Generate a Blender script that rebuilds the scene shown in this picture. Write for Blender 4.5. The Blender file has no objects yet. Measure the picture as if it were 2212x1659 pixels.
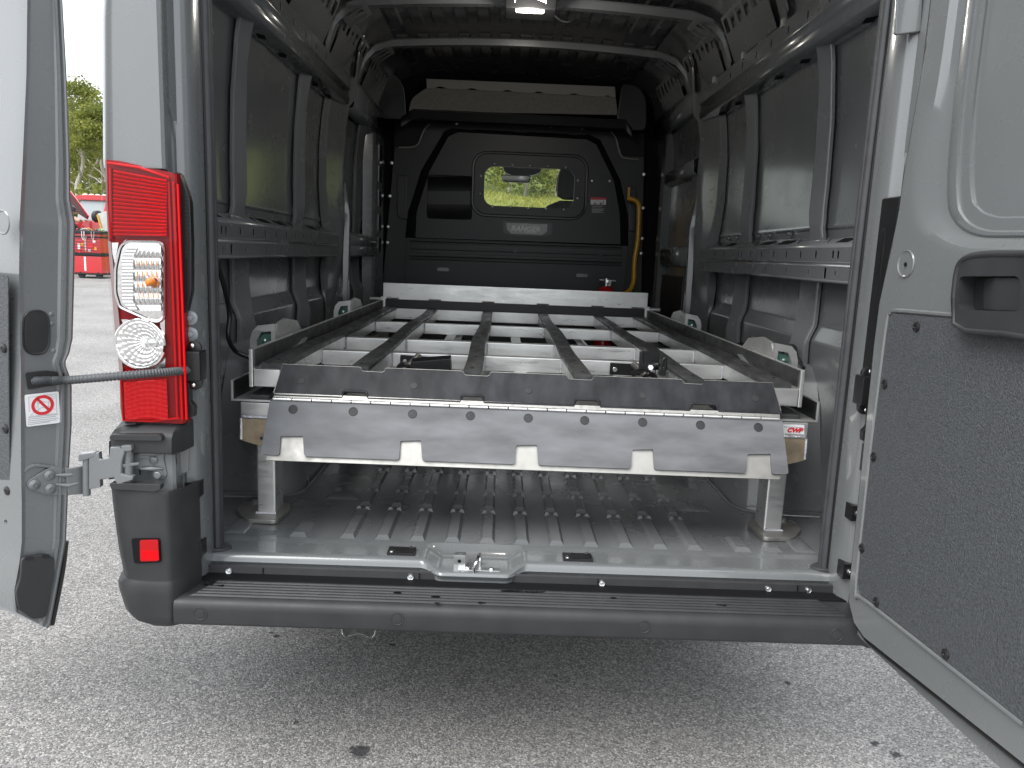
import bpy, bmesh, math, random
from mathutils import Vector as V, Matrix as M4
from mathutils.geometry import tessellate_polygon
random.seed(7)
rad = math.radians
SC = bpy.context.scene
COL = SC.collection

# ------------------------------------------------------------------ camera
CX, CY, F = 1106.0, 829.5, 1665.0            # photograph measured on a 2212 x 1659 grid
CAM = V((-0.081, 0.0, 1.34))
_y = V((1087 - CX, CY - 547, -F)).normalized()   # direction of the van's length
_u = V((-0.0405, -1, 0)); _w = V((0, 0, -1))
_d = (_u - _w * (_u.dot(_y) / _w.dot(_y))).normalized()
_z = -_d; _x = _y.cross(_z)
ROT = M4((_x, _y, _z)).to_3x3()
cam = bpy.data.cameras.new('camera'); cam_o = bpy.data.objects.new('camera', cam); COL.objects.link(cam_o)
cam.sensor_width = 36; cam.lens = 36 * F / 2212; cam.clip_start = 0.02; cam.clip_end = 3000
cam_o.matrix_world = M4.Translation(CAM) @ ROT.to_4x4()
SC.camera = cam_o

# ------------------------------------------------------------------ sky, sun, exposure
SUN_EL, SUN_AZ = 50.0, 228.0                # soft sun behind thin cloud, behind the photographer
w = bpy.data.worlds.new('World'); SC.world = w; w.use_nodes = True
nt = w.node_tree; nt.nodes.clear()
out = nt.nodes.new('ShaderNodeOutputWorld'); bg = nt.nodes.new('ShaderNodeBackground')
sky = nt.nodes.new('ShaderNodeTexSky'); sky.sky_type = 'NISHITA'; sky.sun_disc = False
sky.sun_elevation = rad(SUN_EL); sky.sun_rotation = rad(SUN_AZ); sky.dust_density = 4; sky.air_density = 1.2
hsv = nt.nodes.new('ShaderNodeHueSaturation'); hsv.inputs['Saturation'].default_value = 0.35
tc = nt.nodes.new('ShaderNodeTexCoord'); nz = nt.nodes.new('ShaderNodeTexNoise')
nz.inputs['Scale'].default_value = 2.2; nz.inputs['Detail'].default_value = 6
cr = nt.nodes.new('ShaderNodeValToRGB')
cr.color_ramp.elements[0].position = .35; cr.color_ramp.elements[0].color = (8.3, 8.9, 9.6, 1)
cr.color_ramp.elements[1].position = .7; cr.color_ramp.elements[1].color = (11.6, 12, 12.4, 1)
mx = nt.nodes.new('ShaderNodeMix'); mx.data_type = 'RGBA'; mx.inputs[0].default_value = .82
L = nt.links
L.new(tc.outputs['Generated'], nz.inputs['Vector']); L.new(nz.outputs['Fac'], cr.inputs['Fac'])
L.new(sky.outputs['Color'], hsv.inputs['Color']); L.new(hsv.outputs['Color'], mx.inputs[6]); L.new(cr.outputs['Color'], mx.inputs[7])
L.new(mx.outputs[2], bg.inputs['Color']); bg.inputs['Strength'].default_value = .1
L.new(bg.outputs['Background'], out.inputs['Surface'])
sun = bpy.data.lights.new('sun', 'SUN'); sun_o = bpy.data.objects.new('sun', sun); COL.objects.link(sun_o)
sun.energy = 1.5; sun.angle = rad(40); sun.color = (1, .98, .95)
_a, _e = rad(SUN_AZ), rad(SUN_EL)
sdir = V((math.sin(_a) * math.cos(_e), math.cos(_a) * math.cos(_e), math.sin(_e)))
sun_o.rotation_euler = sdir.to_track_quat('Z', 'Y').to_euler()
SC.view_settings.view_transform = 'Standard'; SC.view_settings.look = 'None'
SC.view_settings.gamma = 1; SC.view_settings.use_curve_mapping = False
SC.view_settings.exposure = 1.08
SC.render.engine = 'CYCLES'
SC.cycles.use_denoising = True
SC.cycles.max_bounces = 10; SC.cycles.diffuse_bounces = 5; SC.cycles.glossy_bounces = 5
SC.cycles.transparent_max_bounces = 16; SC.cycles.sample_clamp_indirect = 4
SC.cycles.caustics_reflective = False; SC.cycles.caustics_refractive = False

# ------------------------------------------------------------------ pixel helpers (a pixel gives a direction only)
def ray(x, y): return (ROT @ V((x - CX, CY - y, -F))).normalized()
def P(x, y, X=None, Y=None, Z=None):
    r = ray(x, y)
    t = (X - CAM.x) / r.x if X is not None else ((Y - CAM.y) / r.y if Y is not None else (Z - CAM.z) / r.z)
    return CAM + r * t
def PP(x, y, p0, n):
    r = ray(x, y); return CAM + r * ((p0 - CAM).dot(n) / r.dot(n))

# ------------------------------------------------------------------ mesh helpers
WM = {}
def _finish(o, parent, M, label=None, kind=None, cat=None, group=None):
    COL.objects.link(o); WM[o] = M
    if parent is not None:
        o.parent = parent; o.matrix_basis = WM[parent].inverted() @ M
    else: o.matrix_basis = M
    if label: o['label'] = label
    if kind: o['kind'] = kind
    if cat: o['category'] = cat
    if group: o['group'] = group
    return o
def empty(name, loc, label, cat, group=None, parent=None):
    o = bpy.data.objects.new(name, None); o.empty_display_size = .2
    return _finish(o, parent, M4.Translation(V(loc)), label, None, cat, group)
def shade(me, ang=35):
    me.polygons.foreach_set('use_smooth', [True] * len(me.polygons))
    try: me.set_sharp_from_angle(angle=rad(ang))
    except Exception: pass
def mk(name, vs, fs, mat, parent=None, bevel=0, seg=2, ang=35, recalc=True, **kw):
    vs = [V(v) for v in vs]
    lo = V([min(v[i] for v in vs) for i in range(3)]); hi = V([max(v[i] for v in vs) for i in range(3)])
    c = (lo + hi) / 2
    bm = bmesh.new(); bv = [bm.verts.new(v - c) for v in vs]
    for f in fs:
        try: bm.faces.new([bv[i] for i in f])
        except ValueError: pass
    if recalc: bmesh.ops.recalc_face_normals(bm, faces=bm.faces)
    if bevel:
        es = [e for e in bm.edges if len(e.link_faces) == 2 and e.calc_face_angle(0) > rad(28)]
        bmesh.ops.bevel(bm, geom=es, offset=bevel, segments=seg, profile=.5, affect='EDGES', clamp_overlap=True)
    me = bpy.data.meshes.new(name); bm.to_mesh(me); bm.free()
    shade(me, ang)
    for m in (mat if isinstance(mat, (list, tuple)) else [mat]): me.materials.append(m)
    return _finish(bpy.data.objects.new(name, me), parent, M4.Translation(c), **kw)
BOXF = [(0, 1, 3, 2), (4, 6, 7, 5), (0, 4, 5, 1), (2, 3, 7, 6), (0, 2, 6, 4), (1, 5, 7, 3)]
def boxv(x0, x1, y0, y1, z0, z1): return [V((x, y, z)) for x in (x0, x1) for y in (y0, y1) for z in (z0, z1)]
def box(name, x0, x1, y0, y1, z0, z1, mat, parent=None, bevel=.002, **kw):
    return mk(name, boxv(x0, x1, y0, y1, z0, z1), BOXF, mat, parent, bevel, **kw)
class MB:                                                # collects shapes for ONE mesh
    def __init__(s): s.v = []; s.f = []
    def add(s, vs, fs):
        n = len(s.v); s.v += [V(v) for v in vs]; s.f += [tuple(i + n for i in f) for f in fs]; return s
    def box(s, *a): return s.add(boxv(*a), BOXF)
    def obj(s, name, mat, parent=None, **kw): return mk(name, s.v, s.f, mat, parent, **kw)
def prismvf(pts, vec):
    n = len(pts); vec = V(vec)
    return [V(p) for p in pts] + [V(p) + vec for p in pts], [tuple(range(n)), tuple(range(2 * n - 1, n - 1, -1))] + [(i, (i + 1) % n, n + (i + 1) % n, n + i) for i in range(n)]
def prism(name, pts, vec, mat, parent=None, bevel=.0015, **kw):
    v, f = prismvf(pts, vec); return mk(name, v, f, mat, parent, bevel, **kw)
def platevf(outer, holes, vec):
    loops = [[V(p) for p in outer]] + [[V(p) for p in h] for h in holes]
    tris = tessellate_polygon(loops); flat = [p for l in loops for p in l]; n = len(flat); vec = V(vec)
    fs = [tuple(t) for t in tris] + [tuple(i + n for i in reversed(t)) for t in tris]
    k = 0
    for l in loops:
        m = len(l)
        fs += [(k + i, k + (i + 1) % m, n + k + (i + 1) % m, n + k + i) for i in range(m)]
        k += m
    return flat + [p + vec for p in flat], fs
def plate(name, outer, holes, vec, mat, parent=None, **kw):
    v, f = platevf(outer, holes, vec); return mk(name, v, f, mat, parent, **kw)
def gridvf(rows, closed=False):
    n = len(rows[0]); vs = [V(p) for r in rows for p in r]; fs = []
    for i in range(len(rows) - 1):
        for j in range(n if closed else n - 1):
            a = i * n + j; b = i * n + (j + 1) % n
            fs.append((a, b, b + n, a + n))
    return vs, fs
def grid(name, rows, mat, parent=None, closed=False, caps=False, **kw):
    v, f = gridvf(rows, closed)
    if caps:
        n = len(rows[0]); f.append(tuple(range(n - 1, -1, -1))); f.append(tuple(range((len(rows) - 1) * n, len(rows) * n)))
    return mk(name, v, f, mat, parent, **kw)
def thick(name, rows, t, mat, parent=None, **kw):        # open sheet given rows -> solidified
    o = grid(name, rows, mat, parent, **kw)
    m = o.modifiers.new('thickness', 'SOLIDIFY'); m.thickness = t; m.offset = -1
    return o
def frame(p, n, up=V((0, 0, 1))):
    n = V(n).normalized(); x = V(up).cross(n)
    if x.length < 1e-4: x = V((1, 0, 0)).cross(n)
    x.normalize(); y = n.cross(x)
    m = M4((x, y, n)).transposed().to_4x4(); m.translation = V(p); return m
def tubevf(path, r, seg=8, closed=False, caps=True):
    path = [V(p) for p in path]; n = len(path); rows = []
    t0 = (path[1] - path[0]).normalized(); nx = t0.orthogonal().normalized()
    for i, p in enumerate(path):
        a = path[(i - 1) % n] if (closed or i > 0) else p; b = path[(i + 1) % n] if (closed or i < n - 1) else p
        t = (b - a).normalized(); nx = (nx - t * nx.dot(t)).normalized(); ny = t.cross(nx)
        rr = r[i] if isinstance(r, (list, tuple)) else r
        rows.append([p + (nx * math.cos(2 * math.pi * k / seg) + ny * math.sin(2 * math.pi * k / seg)) * rr for k in range(seg)])
    if closed: rows.append(rows[0])
    v, f = gridvf(rows, True)
    if caps and not closed:
        f.append(tuple(range(seg - 1, -1, -1))); f.append(tuple(range((n - 1) * seg, n * seg)))
    return v, f
def tube(name, path, r, mat, parent=None, seg=10, closed=False, **kw):
    v, f = tubevf(path, r, seg, closed); return mk(name, v, f, mat, parent, ang=50, **kw)
def lathevf(prof, M, seg=16):
    rows = [[M @ V((r * math.cos(2 * math.pi * k / seg), r * math.sin(2 * math.pi * k / seg), h)) for k in range(seg)] for r, h in prof]
    v, f = gridvf(rows, True); n = len(rows)
    f.append(tuple(range(seg - 1, -1, -1))); f.append(tuple(range((n - 1) * seg, n * seg)))
    return v, f
def lathe(name, prof, p, axis, mat, parent=None, seg=16, **kw):
    v, f = lathevf(prof, frame(p, axis), seg); return mk(name, v, f, mat, parent, **kw)
MESH = {}
def shared(key, prof, mats, seg=14):
    if key not in MESH:
        v, f = lathevf(prof, M4.Identity(4), seg); bm = bmesh.new(); bv = [bm.verts.new(q) for q in v]
        for q in f: bm.faces.new([bv[i] for i in q])
        bmesh.ops.recalc_face_normals(bm, faces=bm.faces)
        me = bpy.data.meshes.new(key); bm.to_mesh(me); bm.free(); shade(me, 40); me.materials.append(mats); MESH[key] = me
    return MESH[key]
def inst(name, me, p, n, parent, scale=1.0, **kw):
    return _finish(bpy.data.objects.new(name, me), parent, frame(p, n) @ M4.Scale(scale, 4), **kw)
def smooth_path(pts, n=6):
    pts = [V(p) for p in pts]; o = []
    for i in range(len(pts) - 1):
        p0 = pts[max(i - 1, 0)]; p1 = pts[i]; p2 = pts[i + 1]; p3 = pts[min(i + 2, len(pts) - 1)]
        for k in range(n):
            t = k / n
            o.append(.5 * ((2 * p1) + (p2 - p0) * t + (2 * p0 - 5 * p1 + 4 * p2 - p3) * t * t + (3 * p1 - p0 - 3 * p2 + p3) * t ** 3))
    o.append(pts[-1]); return o
def rr2(cx, cy, wd, h, r, n=5):
    o = []
    for sx, sy, a0 in ((1, 1, 0), (-1, 1, 90), (-1, -1, 180), (1, -1, 270)):
        for k in range(n + 1):
            a = rad(a0 + 90 * k / n); o.append((cx + sx * (wd / 2 - r) + r * math.cos(a), cy + sy * (h / 2 - r) + r * math.sin(a)))
    return o
def rounded(pts, r, n=4):                                # round the corners of a polygon (3-D points)
    pts = [V(p) for p in pts]; o = []; m = len(pts)
    for i in range(m):
        a, b, c = pts[i - 1], pts[i], pts[(i + 1) % m]
        ri = r[i] if isinstance(r, (list, tuple)) else r
        d1 = (a - b); d2 = (c - b); k = min(ri, d1.length * .45, d2.length * .45)
        if k < 1e-5: o.append(b); continue
        p = b + d1.normalized() * k; q = b + d2.normalized() * k
        for j in range(n + 1):
            t = j / n; o.append((1 - t) ** 2 * p + 2 * t * (1 - t) * b + t * t * q)
    return o
def text(name, s, size, M, mat, parent, bold=0.0, shear=0.0, depth=.0004, xs=1.0):
    c = bpy.data.curves.new(name, 'FONT'); c.body = s; c.size = size; c.align_x = 'CENTER'; c.align_y = 'CENTER'
    c.offset = bold; c.shear = shear; c.extrude = depth; c.resolution_u = 3
    t = bpy.data.objects.new(name + '_curve', c); COL.objects.link(t)
    dg = bpy.context.evaluated_depsgraph_get()
    me = bpy.data.meshes.new_from_object(t.evaluated_get(dg)); bpy.data.objects.remove(t); bpy.data.curves.remove(c)
    me.name = name; me.materials.clear(); me.materials.append(mat)
    return _finish(bpy.data.objects.new(name, me), parent, M @ M4.Diagonal((xs, 1, 1, 1)))

# ------------------------------------------------------------------ materials
def mat(name, col, rough=.5, metal=0., spec=.5, coat=0., var=None, bump=None, rvar=None, coat_r=.08):
    m = bpy.data.materials.new(name); m.use_nodes = True; t = m.node_tree; b = t.nodes['Principled BSDF']
    b.inputs['Base Color'].default_value = (*col, 1); b.inputs['Roughness'].default_value = rough
    b.inputs['Metallic'].default_value = metal; b.inputs['Specular IOR Level'].default_value = spec
    b.inputs['Coat Weight'].default_value = coat; b.inputs['Coat Roughness'].default_value = coat_r
    g = t.nodes.new('ShaderNodeNewGeometry')
    def noise(scale, det=4, stretch=None):
        n = t.nodes.new('ShaderNodeTexNoise'); n.inputs['Scale'].default_value = scale; n.inputs['Detail'].default_value = det
        if stretch:
            mp = t.nodes.new('ShaderNodeMapping'); mp.inputs['Scale'].default_value = stretch
            t.links.new(g.outputs['Position'], mp.inputs['Vector']); t.links.new(mp.outputs['Vector'], n.inputs['Vector'])
        else: t.links.new(g.outputs['Position'], n.inputs['Vector'])
        return n
    if var:
        sc, amt = var[0], var[1]; n = noise(sc, 5, var[2] if len(var) > 2 else None)
        r = t.nodes.new('ShaderNodeMapRange'); r.inputs[1].default_value = .3; r.inputs[2].default_value = .7
        r.inputs[3].default_value = 1 - amt; r.inputs[4].default_value = 1 + amt
        t.links.new(n.outputs['Fac'], r.inputs[0])
        mu = t.nodes.new('ShaderNodeMix'); mu.data_type = 'RGBA'; mu.blend_type = 'MULTIPLY'; mu.inputs[0].default_value = 1
        mu.inputs[6].default_value = (*col, 1); t.links.new(r.outputs[0], mu.inputs[7]); t.links.new(mu.outputs[2], b.inputs['Base Color'])
    if rvar:
        n = noise(rvar[0], 5, rvar[2] if len(rvar) > 2 else None)
        r = t.nodes.new('ShaderNodeMapRange'); r.inputs[1].default_value = .3; r.inputs[2].default_value = .7
        r.inputs[3].default_value = max(.03, rough - rvar[1]); r.inputs[4].default_value = min(1, rough + rvar[1])
        t.links.new(n.outputs['Fac'], r.inputs[0]); t.links.new(r.outputs[0], b.inputs['Roughness'])
    if bump:
        n = noise(bump[0], 4); bp = t.nodes.new('ShaderNodeBump'); bp.inputs['Strength'].default_value = bump[1]
        bp.inputs['Distance'].default_value = bump[2]
        t.links.new(n.outputs['Fac'], bp.inputs['Height']); t.links.new(bp.outputs['Normal'], b.inputs['Normal'])
    return m
def clear_mat(name, tint, rough=.03, refl=1.0):           # thin transparent sheet with fresnel reflection
    m = bpy.data.materials.new(name); m.use_nodes = True; t = m.node_tree; t.nodes.clear()
    o = t.nodes.new('ShaderNodeOutputMaterial'); tr = t.nodes.new('ShaderNodeBsdfTransparent'); gl = t.nodes.new('ShaderNodeBsdfGlossy')
    tr.inputs['Color'].default_value = (*tint, 1); gl.inputs['Roughness'].default_value = rough
    fr = t.nodes.new('ShaderNodeFresnel'); fr.inputs['IOR'].default_value = 1.45
    mu = t.nodes.new('ShaderNodeMath'); mu.operation = 'MULTIPLY'; mu.inputs[1].default_value = refl
    mi = t.nodes.new('ShaderNodeMixShader')
    t.links.new(fr.outputs[0], mu.inputs[0]); t.links.new(mu.outputs[0], mi.inputs[0]); t.links.new(tr.outputs[0], mi.inputs[1]); t.links.new(gl.outputs[0], mi.inputs[2])
    t.links.new(mi.outputs[0], o.inputs['Surface']); return m
def emit_mat(name, col, s):
    m = bpy.data.materials.new(name); m.use_nodes = True; b = m.node_tree.nodes['Principled BSDF']
    b.inputs['Base Color'].default_value = (.8, .8, .75, 1); b.inputs['Emission Color'].default_value = (*col, 1); b.inputs['Emission Strength'].default_value = s
    return m
PAINT = mat('grey_paint', (.15, .157, .16), .27, 0, .5, .9, var=(3, .04), rvar=(9, .05), coat_r=.07)
INNER = mat('grey_paint_inside', (.145, .151, .156), .25, 0, .5, .6, var=(5, .05), rvar=(7, .05), coat_r=.13)
SEAL = mat('rubber_seal', (.045, .046, .05), .55, var=(30, .15))
BLACKP = mat('black_grained_plastic', (.032, .033, .035), .48, 0, .36, var=(14, .15), bump=(900, .12, .001), rvar=(25, .06))
BLACKS = mat('black_smooth_plastic', (.012, .012, .013), .35, 0, .5, var=(20, .2))
BLACKM = mat('black_coated_metal', (.012, .012, .012), .4, .3, .5, var=(30, .3))
ABS = mat('black_moulded_panel', (.013, .0135, .0145), .44, 0, .5, var=(6, .12), bump=(700, .15, .001))
LINER = mat('textured_door_liner', (.062, .066, .071), .55, 0, .5, var=(230, .38), bump=(300, .8, .004))
ALU = mat('mill_aluminium', (.82, .82, .80), .36, .8, .5, var=(9, .1, (1, 1, 1)), rvar=(60, .1, (.15, 1, 1)))
ALUD = mat('brushed_aluminium_plate', (.40, .39, .365), .5, .9, .4, var=(7, .12), rvar=(40, .1))
ALUT = mat('stained_aluminium', (.55, .45, .32), .5, .9, .5, var=(25, .25))
WELD = mat('weld_bead', (.75, .75, .78), .3, 1., .5, bump=(250, .8, .003))
UHMW = mat('black_polymer_sheet', (.024, .025, .028), .5, 0, .28, var=(26, .5, (1, 1, .25)), rvar=(14, .08, (1, 1, .3)))
UHMWG = mat('scuffed_skylit_polymer_sheet', (.13, .133, .14), .5, 0, .5, var=(16, .3, (.45, 1, 1.6)), rvar=(12, .07))  # black sheet with sky reflection put into its grey base, plus scuff mottling
STRIP = mat('scuffed_black_strip', (.05, .05, .05), .42, 0, .5, var=(22, .45, (1, .45, 1)), rvar=(40, .14, (1, .4, 1)))
ZINC = mat('zinc_bolt', (.75, .76, .76), .28, 1.)
CHROME = mat('chrome', (.9, .9, .9), .06, 1.)
STEELD = mat('dull_steel', (.4, .39, .37), .45, 1., var=(60, .2))
WHITE = mat('white_print', (.8, .8, .8), .4)
REDP = mat('red_print', (.62, .02, .03), .4)
GREYP = mat('grey_print', (.45, .46, .47), .45)
DARKP = mat('dark_print', (.03, .03, .035), .45)
BADGE = mat('badge_plate', (.42, .43, .43), .4)
YELLOW = mat('yellow_powder_coat', (.62, .33, .02), .35, 0, .5, .3, var=(12, .08))
TRIM = mat('beige_fabric_trim', (.27, .255, .235), .9, 0, .1, var=(60, .12))
TRIML = mat('beige_plastic_edge', (.34, .33, .30), .55)
VOID = mat('dark_cavity', (.006, .006, .007), .8, 0, .2)
REDL = mat('red_reflector', (.72, .002, .006), .3, .0, .2, .0)
REDD = mat('dark_red_lamp_body', (.26, .001, .003), .3, 0, .2, .0)
CLEARR = mat('silver_reflector', (.88, .88, .87), .16, 1., rvar=(120, .08))
AMBER = mat('amber_bulb', (.75, .22, .02), .15, 0, .5, .5)
COVER = clear_mat('clear_lamp_cover', (.97, .96, .96), .02, .6)
COVERR = clear_mat('red_lamp_cover', (.95, .25, .25), .03, 1.0)
GLASS = clear_mat('clear_pane', (.95, .97, .95), .02, .18)
CABLE = mat('grey_conduit', (.07, .075, .08), .5)
GREEN = mat('green_roller_bracket', (.05, .13, .10), .45, 0, .5, var=(60, .3))
PLUGC = mat('clear_plastic_plug', (.26, .29, .31), .2, 0, .5, .5)
LAMPON = emit_mat('lit_lamp_lens', (1, .93, .78), 9)
UPHOL = mat('black_upholstery', (.015, .015, .016), .8)
RUBBER = mat('tyre_rubber', (.02, .02, .02), .7, bump=(80, .2, .003))

# ================================================================== THE SETTING
def ss(a, b, x):
    t = max(0, min(1, (x - a) / (b - a))); return t * t * (3 - 2 * t)
def gz(y): return .032 * max(0, y - 6) * ss(5, 14, y) if y < 60 else .032 * 54 + .01 * (y - 60)
ASPH = bpy.data.materials.new('worn_asphalt'); ASPH.use_nodes = True
def asphalt(m):
    t = m.node_tree; b = t.nodes['Principled BSDF']; lk = t.links.new
    g = t.nodes.new('ShaderNodeNewGeometry')
    vo = t.nodes.new('ShaderNodeTexVoronoi'); vo.inputs['Scale'].default_value = 215
    vo2 = t.nodes.new('ShaderNodeTexVoronoi'); vo2.inputs['Scale'].default_value = 62
    n1 = t.nodes.new('ShaderNodeTexNoise'); n1.inputs['Scale'].default_value = 1.3; n1.inputs['Detail'].default_value = 6
    n2 = t.nodes.new('ShaderNodeTexNoise'); n2.inputs['Scale'].default_value = 420; n2.inputs['Detail'].default_value = 3
    for n in (vo, vo2, n1, n2): lk(g.outputs['Position'], n.inputs['Vector'])
    sep = t.nodes.new('ShaderNodeSeparateColor'); lk(vo.outputs['Color'], sep.inputs[0])
    r = t.nodes.new('ShaderNodeValToRGB'); e = r.color_ramp.elements
    e[0].position = 0; e[0].color = (.12, .117, .116, 1); e[1].position = 1; e[1].color = (.56, .54, .51, 1)
    for p, c in ((.3, (.20, .194, .19)), (.62, (.285, .275, .268)), (.86, (.38, .365, .35))):
        x = e.new(p); x.color = (*c, 1)
    lk(sep.outputs[0], r.inputs['Fac'])
    sep2 = t.nodes.new('ShaderNodeSeparateColor'); lk(vo2.outputs['Color'], sep2.inputs[0])
    big = t.nodes.new('ShaderNodeMapRange'); big.inputs[1].default_value = .9; big.inputs[2].default_value = .97; big.inputs[3].default_value = 0; big.inputs[4].default_value = .45
    lk(sep2.outputs[1], big.inputs[0])
    mb = t.nodes.new('ShaderNodeMix'); mb.data_type = 'RGBA'; mb.inputs[7].default_value = (.40, .38, .35, 1); lk(big.outputs[0], mb.inputs[0]); lk(r.outputs['Color'], mb.inputs[6])
    mr = t.nodes.new('ShaderNodeMapRange'); mr.inputs[1].default_value = .3; mr.inputs[2].default_value = .72; mr.inputs[3].default_value = .74; mr.inputs[4].default_value = 1.0
    lk(n1.outputs['Fac'], mr.inputs[0])
    mu = t.nodes.new('ShaderNodeMix'); mu.data_type = 'RGBA'; mu.blend_type = 'MULTIPLY'; mu.inputs[0].default_value = 1
    lk(mb.outputs[2], mu.inputs[6]); lk(mr.outputs[0], mu.inputs[7])
    prev = mu.outputs[2]
    # oil drips with ragged outlines
    nw = t.nodes.new('ShaderNodeTexNoise'); nw.inputs['Scale'].default_value = 55; nw.inputs['Detail'].default_value = 5; lk(g.outputs['Position'], nw.inputs['Vector'])
    for (x, y, rr_) in ((778, 1622, .028), (596, 1374, .012), (585, 1366, .008), (848, 1392, .009), (1200, 1460, .006), (1890, 1606, .012), (640, 1560, .008), (1935, 1630, .014), (1700, 1475, .011)):
        c = P(x, y, Z=0)
        d = t.nodes.new('ShaderNodeVectorMath'); d.operation = 'DISTANCE'; d.inputs[1].default_value = c; lk(g.outputs['Position'], d.inputs[0])
        a = t.nodes.new('ShaderNodeMath'); a.operation = 'MULTIPLY_ADD'; a.inputs[1].default_value = rr_ * 2.4; lk(nw.outputs['Fac'], a.inputs[0]); lk(d.outputs['Value'], a.inputs[2])
        k = t.nodes.new('ShaderNodeMapRange'); k.inputs[1].default_value = rr_ * 1.95; k.inputs[2].default_value = rr_ * 2.35; k.inputs[3].default_value = .85; k.inputs[4].default_value = 0
        lk(a.outputs[0], k.inputs[0])
        mm = t.nodes.new('ShaderNodeMix'); mm.data_type = 'RGBA'; mm.inputs[7].default_value = (.02, .02, .024, 1); lk(k.outputs[0], mm.inputs[0]); lk(prev, mm.inputs[6]); prev = mm.outputs[2]
    lk(prev, b.inputs['Base Color']); b.inputs['Roughness'].default_value = .82; b.inputs['Specular IOR Level'].default_value = .35
    ad = t.nodes.new('ShaderNodeMath'); ad.operation = 'MULTIPLY_ADD'; ad.inputs[1].default_value = -1.4; lk(vo.outputs['Distance'], ad.inputs[0]); lk(n2.outputs['Fac'], ad.inputs[2])
    bp = t.nodes.new('ShaderNodeBump'); bp.inputs['Strength'].default_value = .4; bp.inputs['Distance'].default_value = .004
    lk(ad.outputs[0], bp.inputs['Height']); lk(bp.outputs['Normal'], b.inputs['Normal'])
asphalt(ASPH)
ys = [-600, -60, -10, 0, 4, 5, 6, 7, 8, 9, 10, 11, 12, 14, 17, 20, 25, 30, 40, 50, 60, 80, 200, 900]
grid('ground', [[(x, y, gz(y)) for x in (-700, -100, -40, -15, 0, 15, 40, 100, 700)] for y in ys], ASPH, None, ang=60, kind='structure', label='light grey worn asphalt of the yard', cat='ground')
SOIL = mat('grassy_soil', (.15, .17, .05), .95, 0, .1, var=(1.3, .3), bump=(9, .8, .1))
def hz(x, y):
    return gz(y) - .3 + 3.5 * ss(15, 43, y) * ss(-13.5, -5, x) + .25 * math.sin(x * .7 + y * .4) * ss(16, 24, y) + 7.5 * ss(56, 82, y) * ss(-13.5, -5, x)
grid('hill', [[(x, y, hz(x, y)) for x in [-14 + i * 1.5 for i in range(40)]] for y in [15 + j * 1.6 for j in range(54)]], SOIL, None, ang=60, kind='structure', label='green bank rising in front of the van', cat='hill')
def leafmat(name, c1, c2):
    m = bpy.data.materials.new(name); m.use_nodes = True; t = m.node_tree; b = t.nodes['Principled BSDF']; lk = t.links.new
    g = t.nodes.new('ShaderNodeNewGeometry'); n = t.nodes.new('ShaderNodeTexNoise'); n.inputs['Scale'].default_value = .55; n.inputs['Detail'].default_value = 6
    lk(g.outputs['Position'], n.inputs['Vector'])
    ad = t.nodes.new('ShaderNodeMath'); ad.operation = 'MULTIPLY_ADD'; ad.inputs[1].default_value = .45; lk(g.outputs['Random Per Island'], ad.inputs[0]); lk(n.outputs['Fac'], ad.inputs[2])
    r = t.nodes.new('ShaderNodeValToRGB'); r.color_ramp.elements[0].position = .4; r.color_ramp.elements[1].position = .95
    r.color_ramp.elements[0].color = (*c1, 1); r.color_ramp.elements[1].color = (*c2, 1); lk(ad.outputs[0], r.inputs['Fac'])
    lk(r.outputs['Color'], b.inputs['Base Color']); b.inputs['Roughness'].default_value = .6; b.inputs['Specular IOR Level'].default_value = .3
    tl = t.nodes.new('ShaderNodeBsdfTranslucent'); lk(r.outputs['Color'], tl.inputs['Color'])
    mi = t.nodes.new('ShaderNodeMixShader'); mi.inputs[0].default_value = .5; lk(b.outputs[0], mi.inputs[1]); lk(tl.outputs[0], mi.inputs[2])
    lk(mi.outputs[0], t.nodes['Material Output'].inputs['Surface']); return m
LEAF = leafmat('leaf_green', (.10, .135, .03), (.34, .35, .085))
LEAFD = leafmat('leaf_dark_green', (.06, .095, .03), (.20, .24, .07))
GRASS = leafmat('dry_grass', (.17, .20, .04), (.42, .40, .11))
BARK = mat('pale_bark', (.42, .39, .33), .9, 0, .2, var=(6, .3, (1, 1, .2)))
def leaves(mb, c, r, n, size):
    for _ in range(n):
        d = V((random.gauss(0, 1), random.gauss(0, 1), random.gauss(0, 1))).normalized() * (random.random() ** .4)
        p = c + V((d.x * r[0], d.y * r[1], d.z * r[2]))
        a = V((random.gauss(0, 1), random.gauss(0, 1), random.gauss(0, .6))).normalized(); b = a.orthogonal().normalized()
        b = (b * math.cos(random.random() * 6.3) + a.cross(b) * math.sin(random.random() * 6.3)); s = size * (.6 + .8 * random.random())
        mb.add([p, p + (a + b) * s * .5, p + a * s * 1.2, p + (a - b) * s * .5], [(0, 1, 2, 3)])
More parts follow.
